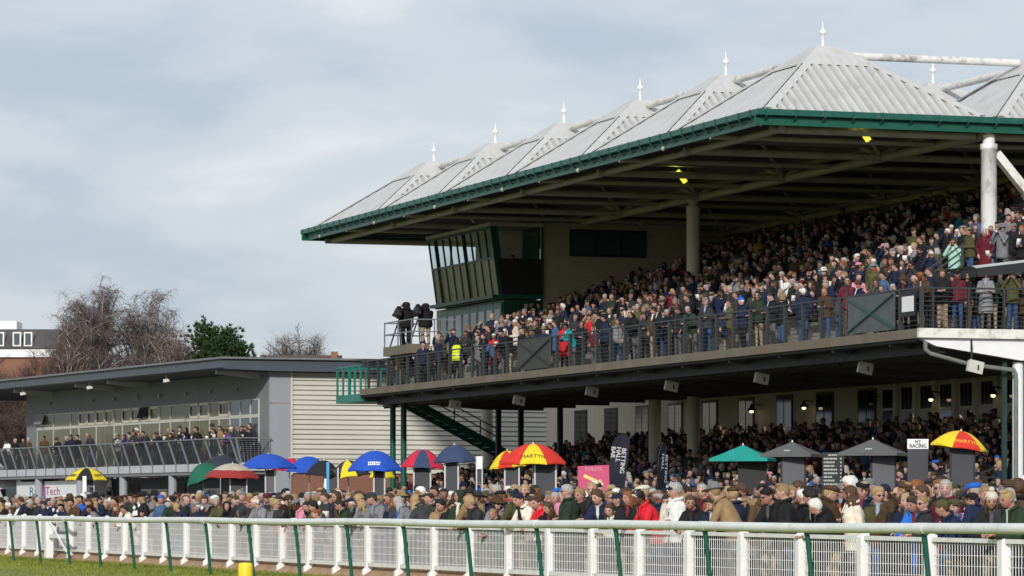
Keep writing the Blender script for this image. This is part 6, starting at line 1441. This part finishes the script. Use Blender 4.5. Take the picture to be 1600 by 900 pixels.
# camera operators under black rain hoods
for x, s, L, lb, sc_ in ((645, 151.4, 46.5, 'camera operator in black hooded rain coat on the platform, the higher one', 1.08), (668, 149.6, 46.8, 'camera operator in black hooded rain coat and pale trousers on the platform', 1.0)):
    o, d, s = special(x, L, 8.34, lb, 'camera operators on the platform', -150, s=s, coat='black', style='puffer', hat='hood', hatc='black', pose='binoculars', trous='dark trousers' if sc_ > 1 else 'beige trousers', scale=sc_, wide=1.45)
    t_ = thing('covered_camera', 'television camera under a black rain cover, ' + ('higher of the two on the platform' if sc_ > 1 else 'lower one nearest the booth'), 'camera', STAND, (L - 0.35, s - .1, 8.34), 'covered cameras on the platform')
    mb = based(MB(), t_)
    for a in (0.4, 2.5, 4.6): mb.bar((.4 * math.cos(a), .4 * math.sin(a), 0), (0, 0, 1.15), .05)
    obj('tripod', mb, M_black, t_)
    mb = MB(); ellipsoid(mb, (0, 0, 1.42), (.22, .34, .26), 12, 9, WM[t_.name]); ellipsoid(mb, (-.05, -.2, 1.34), (.14, .3, .16), 10, 8, WM[t_.name]); ellipsoid(mb, (0.02, .12, 1.62), (.12, .18, .12), 10, 8, WM[t_.name])
    me = remesh(mb, .05, 'rain_cover', 1); inv = WM[t_.name].inverted(); me.transform(inv); obj('rain_cover', me, M_black, t_)
# commentators inside the booth
special(716, 50.1, 10.43, 'person standing behind the booth window, dark against the sky', 'commentators in the booth', -60, s=152.5, coat='black', style='jacket', hair='short', hc='black', pose='card')
special(820, 50.5, 10.43, 'commentator in dark jacket seen through the side window of the booth', 'commentators in the booth', -40, s=148.9, coat='charcoal', style='jacket', hair='short', hc='dark brown', pose='card')
# bookmakers and staff in the ring
RG = 'staff and punters in the betting ring'
for x, L, zz, lb, kw, fc in ((1575, 44.9, .7, 'person in pale pink jacket standing on the terrace step by the white end column', dict(coat='tan', hair='short', hc='dark brown', pose='card', cj=1.4), -75),
    (1545, 43.2, .3, 'person in black coat in profile beneath the yellow and red umbrella', dict(coat='black', style='coat', hair='short', hc='black', pose='pockets'), -70), (1468, 40.2, .35, 'person in olive jacket turned away between the name sign and charcoal board', dict(coat='olive', style='jacket', hair='short', hc='dark brown', pose='card'), 120),
    (1432, 33, .1, 'person in grey hooded jacket looking left before the MT RACING board', dict(coat='purple', style='jacket', hair='short', hc='grey', pose='down', cj=.9), -80), (1270, 40.3, .3, 'person in dark green jacket with white collar turned away before the odds board', dict(coat='dark green', style='jacket', hair='short', hc='grey', pose='card', scarf=True, scarfc='white'), 130),
    (1218, 39.5, .25, 'person in navy jacket turned away beside the grey cloth board', dict(coat='navy', style='jacket', hair='short', hc='brown', pose='card', cj=1.6), 150), (1193, 41.3, .5, 'bald person in black jacket between the teal and grey parasols', dict(coat='black', style='jacket', hair='bald', hc='dark brown', pose='crossed'), -30),
    (1208, 42.3, .6, 'person in orange jacket bending behind the grey parasol board', dict(coat='mustard', style='jacket', hair='short', hc='grey', pose='fence', cj=1.5), 60), (607, 33.4, .35, 'broad person in navy jacket turned away below the lettered blue umbrella', dict(coat='navy', style='puffer', hair='short', hc='dark brown', pose='down', wide=1.25, cj=1.3), 165),
    (631, 33.0, .2, 'person in denim blue jacket with brown hair beside the broad navy jacket', dict(coat='denim blue', style='puffer', hair='short', hc='brown', pose='down', cj=1.2), 120), (1057, 31, .15, 'person in cream jacket with very long auburn hair before the narrow flag', dict(coat='cream', style='jacket', hair='long', hc='auburn', pose='card'), -120),
    (1072, 43.8, .3, 'person in brick red coat and olive cap in profile right of the narrow flag', dict(coat='red', style='coat', hat='flatcap', hatc='olive', pose='pockets', cj=.55), -75), (690, 38, .4, 'person in burgundy jacket beneath the navy umbrella', dict(coat='burgundy', style='jacket', hair='short', hc='white', pose='card'), -30),
    (705, 36.5, .3, 'person in cream jacket and tan brimmed hat beneath the navy umbrella', dict(coat='cream', style='jacket', hat='trilby', hatc='tan', pose='card'), -50), (1500, 30.5, .1, 'person in bright blue hooded jacket with curly brown hair turned away in the crowd', dict(coat='bright blue', style='puffer', hair='curly', hc='brown', pose='down'), 150),
    (412, 35, .3, 'person in navy top turned left under the plain blue umbrella', dict(coat='navy', style='jacket', hair='short', hc='black', pose='card'), -80), (447, 36, .3, 'person in dark red jacket under the plain blue umbrella', dict(coat='burgundy', style='jacket', hair='short', hc='brown', pose='card'), -20)):
    special(x, L, 0.008 + zz if L < 44.4 else zl(L), lb, RG, fc, **kw)
# front row along the balcony, sparse on the walkway
s = 98.6; k = 0
while s < 147.5:
    x = x_of(45.8, s)
    if not (1208 < x < 1330 or abs(x - 882) < 16 or abs(x - 714) < 22 or abs(x - 1428) < 16):
        L = 45.55 + rn.uniform(0, .35)
        if NP[0] < 312 and x > 870:
            def gen():
                d = random_look(rn); d['pose'] = rn.choice(['fence', 'card', 'down', 'pockets', 'crossed', 'card']); d['cj'] = rn.uniform(.9, 1.3); return d
            zt_ = 'balcony above teal parasol' if 1100 < x < 1200 else 'balcony, left of braced panel' if 1200 <= x < 1327 else 'balcony, behind braced panel' if x < 1400 and x >= 1327 else 'balcony, right of panel' if x >= 1400 else 'balcony, near red coat' if x < 940 else 'balcony above toilets sign' if x < 1000 else 'balcony, left of column' if x < 1060 else 'balcony, below cream column'
            def fmt(d): a, b = look_words(d); return f"person in {a}, {b}, {zt_}"
            d, lb = uniq(fmt, rn, gen); person(d, STAND @ Vector((L, s, 6.56)), FB + rn.gauss(0, R(25)), lb, BG_); NP[0] += 1
        else:
            d = random_look(rn); d['rn'] = rn; d['pose'] = rn.choice(['fence', 'card', 'down', 'pockets']); crowd_person(d, STAND @ Vector((L, s, 6.56)), FB + rn.gauss(0, R(25)))
    s += rn.uniform(.5, 1.15) if s < 128 else rn.uniform(.5, .9) if s < 140 else rn.uniform(.8, 1.6); k += 1
# ---- the mass of the crowd, one object
def cp(L, s, z, poses, legs=False, dark=False):
    d = random_look(rn); d['rn'] = rn; d['pose'] = rn.choice(poses); crowd_person(d, STAND @ Vector((L, s, z)), FB + rn.gauss(0, R(30)), legs)
UP = ['down', 'card', 'crossed', 'pockets', 'binoculars', 'binoculars', 'card', 'down']
L = 46.6
while L < 61.4:                                              # upper terrace
    s = 101.2 + rn.uniform(0, .4) + (0 if L < 53 else 0.6)
    end = S0 - .4 if L < 57.5 else S0 + 3.5
    while s < end:
        x = x_of(L, s)
        if rn.random() < .95 and not (abs(L - 53.3) < .5 and min(abs(s - 109.3), abs(s - 135.4)) < .6) and not (s < 106.9 and 1392 < x < 1545 and L < 52.6 and not (L < 48.2 and s > 104.5 and x < 1430)) and not (L < 49.8 and s < 103.2) and x < 1650: cp(L + rn.uniform(-.1, .55), s, zf(L + .12), UP)
        s += rn.uniform(.44, .72) + (rn.uniform(.3, .8) if rn.random() < .07 else 0)
    L += 1.2
for i in range(10): cp(rn.uniform(46.3, 49.0), rn.uniform(148.4, 152.6), 6.56, UP, True)
for i in range(3): cp(rn.uniform(46.3, 46.6), rn.uniform(147.8, 152.8), 6.56, ['fence', 'card', 'down'], True)
for i in range(16): cp(rn.uniform(46.0, 49.2), rn.uniform(98.0, 99.3), 6.56, UP, True)
for i in range(10): cp(rn.uniform(51.5, 55), rn.uniform(103.5, 104), 7.95, UP, True)
L = 44.5
while L < 58.9:                                              # lower terrace and concourse
    s = 97.6 + rn.uniform(0, .5)
    while s < (160.5 if L > 48 else 152):
        if rn.random() < .9 and not (abs(L - 53.3) < .5 and min(abs(s - 139.6), abs(s - 135.4)) < .6): cp(L + .25 + rn.uniform(-.25, .45), s, zl(L + .25), ['down', 'card', 'crossed', 'pockets', 'card', 'binoculars'])
        s += rn.uniform(.46, .70)
    L += 1.2
for i in range(330):                                         # the ring between fence crowd and terrace
    L, s = rn.uniform(38.5, 44.2), rn.uniform(88, 160)
    cp(L, s, 0.01 + max(0, (L - 40) * .10), ['down', 'card', 'pockets', 'crossed'], True)
for i in range(240):
    L, s = rn.uniform(28.0, 36.5), rn.uniform(56, 150); cp(L, s, .008, ['down', 'card', 'pockets', 'crossed'], True)
for i in range(62):                                          # pavilion balcony
    x = rn.uniform(200, 402) if i < 40 else rn.uniform(10, 240); b = rn.uniform(-1.5, -.75); a = a_at(x, b)
    d = random_look(rn); d['rn'] = rn; d['pose'] = rn.choice(['fence', 'card', 'card', 'crossed', 'down']); crowd_person(d, LBF @ Vector((b, max(.2, a), 3.69)), TH2 * 0 + R(-45) + rn.gauss(0, .3), True)
V = np.concatenate(CV); me = bpy.data.meshes.new('crowd')
nf = len(CF); lens = np.array([len(f_) for f_ in CF], dtype=np.int32); idx = np.fromiter((i for f_ in CF for i in f_), dtype=np.int32)
me.vertices.add(len(V)); me.vertices.foreach_set('co', V.astype(np.float32).ravel()); me.loops.add(len(idx)); me.loops.foreach_set('vertex_index', idx)
me.polygons.add(nf); me.polygons.foreach_set('loop_start', np.concatenate([[0], np.cumsum(lens)[:-1]]).astype(np.int32)); me.polygons.foreach_set('loop_total', lens); me.polygons.foreach_set('use_smooth', np.ones(nf, dtype=bool))
me.update(calc_edges=True); me.validate()
at = me.color_attributes.new('Col', 'FLOAT_COLOR', 'POINT'); at.data.foreach_set('color', np.concatenate(CCOL).astype(np.float32).ravel())
me.materials.append(M_crowd); co_ = bpy.data.objects.new('crowd', me); C.objects.link(co_)
tag(co_, 'dense crowd of racegoers in winter coats filling both tiers, the ring and the pavilion balcony', 'crowd', kind='stuff')
print('individuals', NP[0], 'crowd verts', len(V), 'faces', nf)
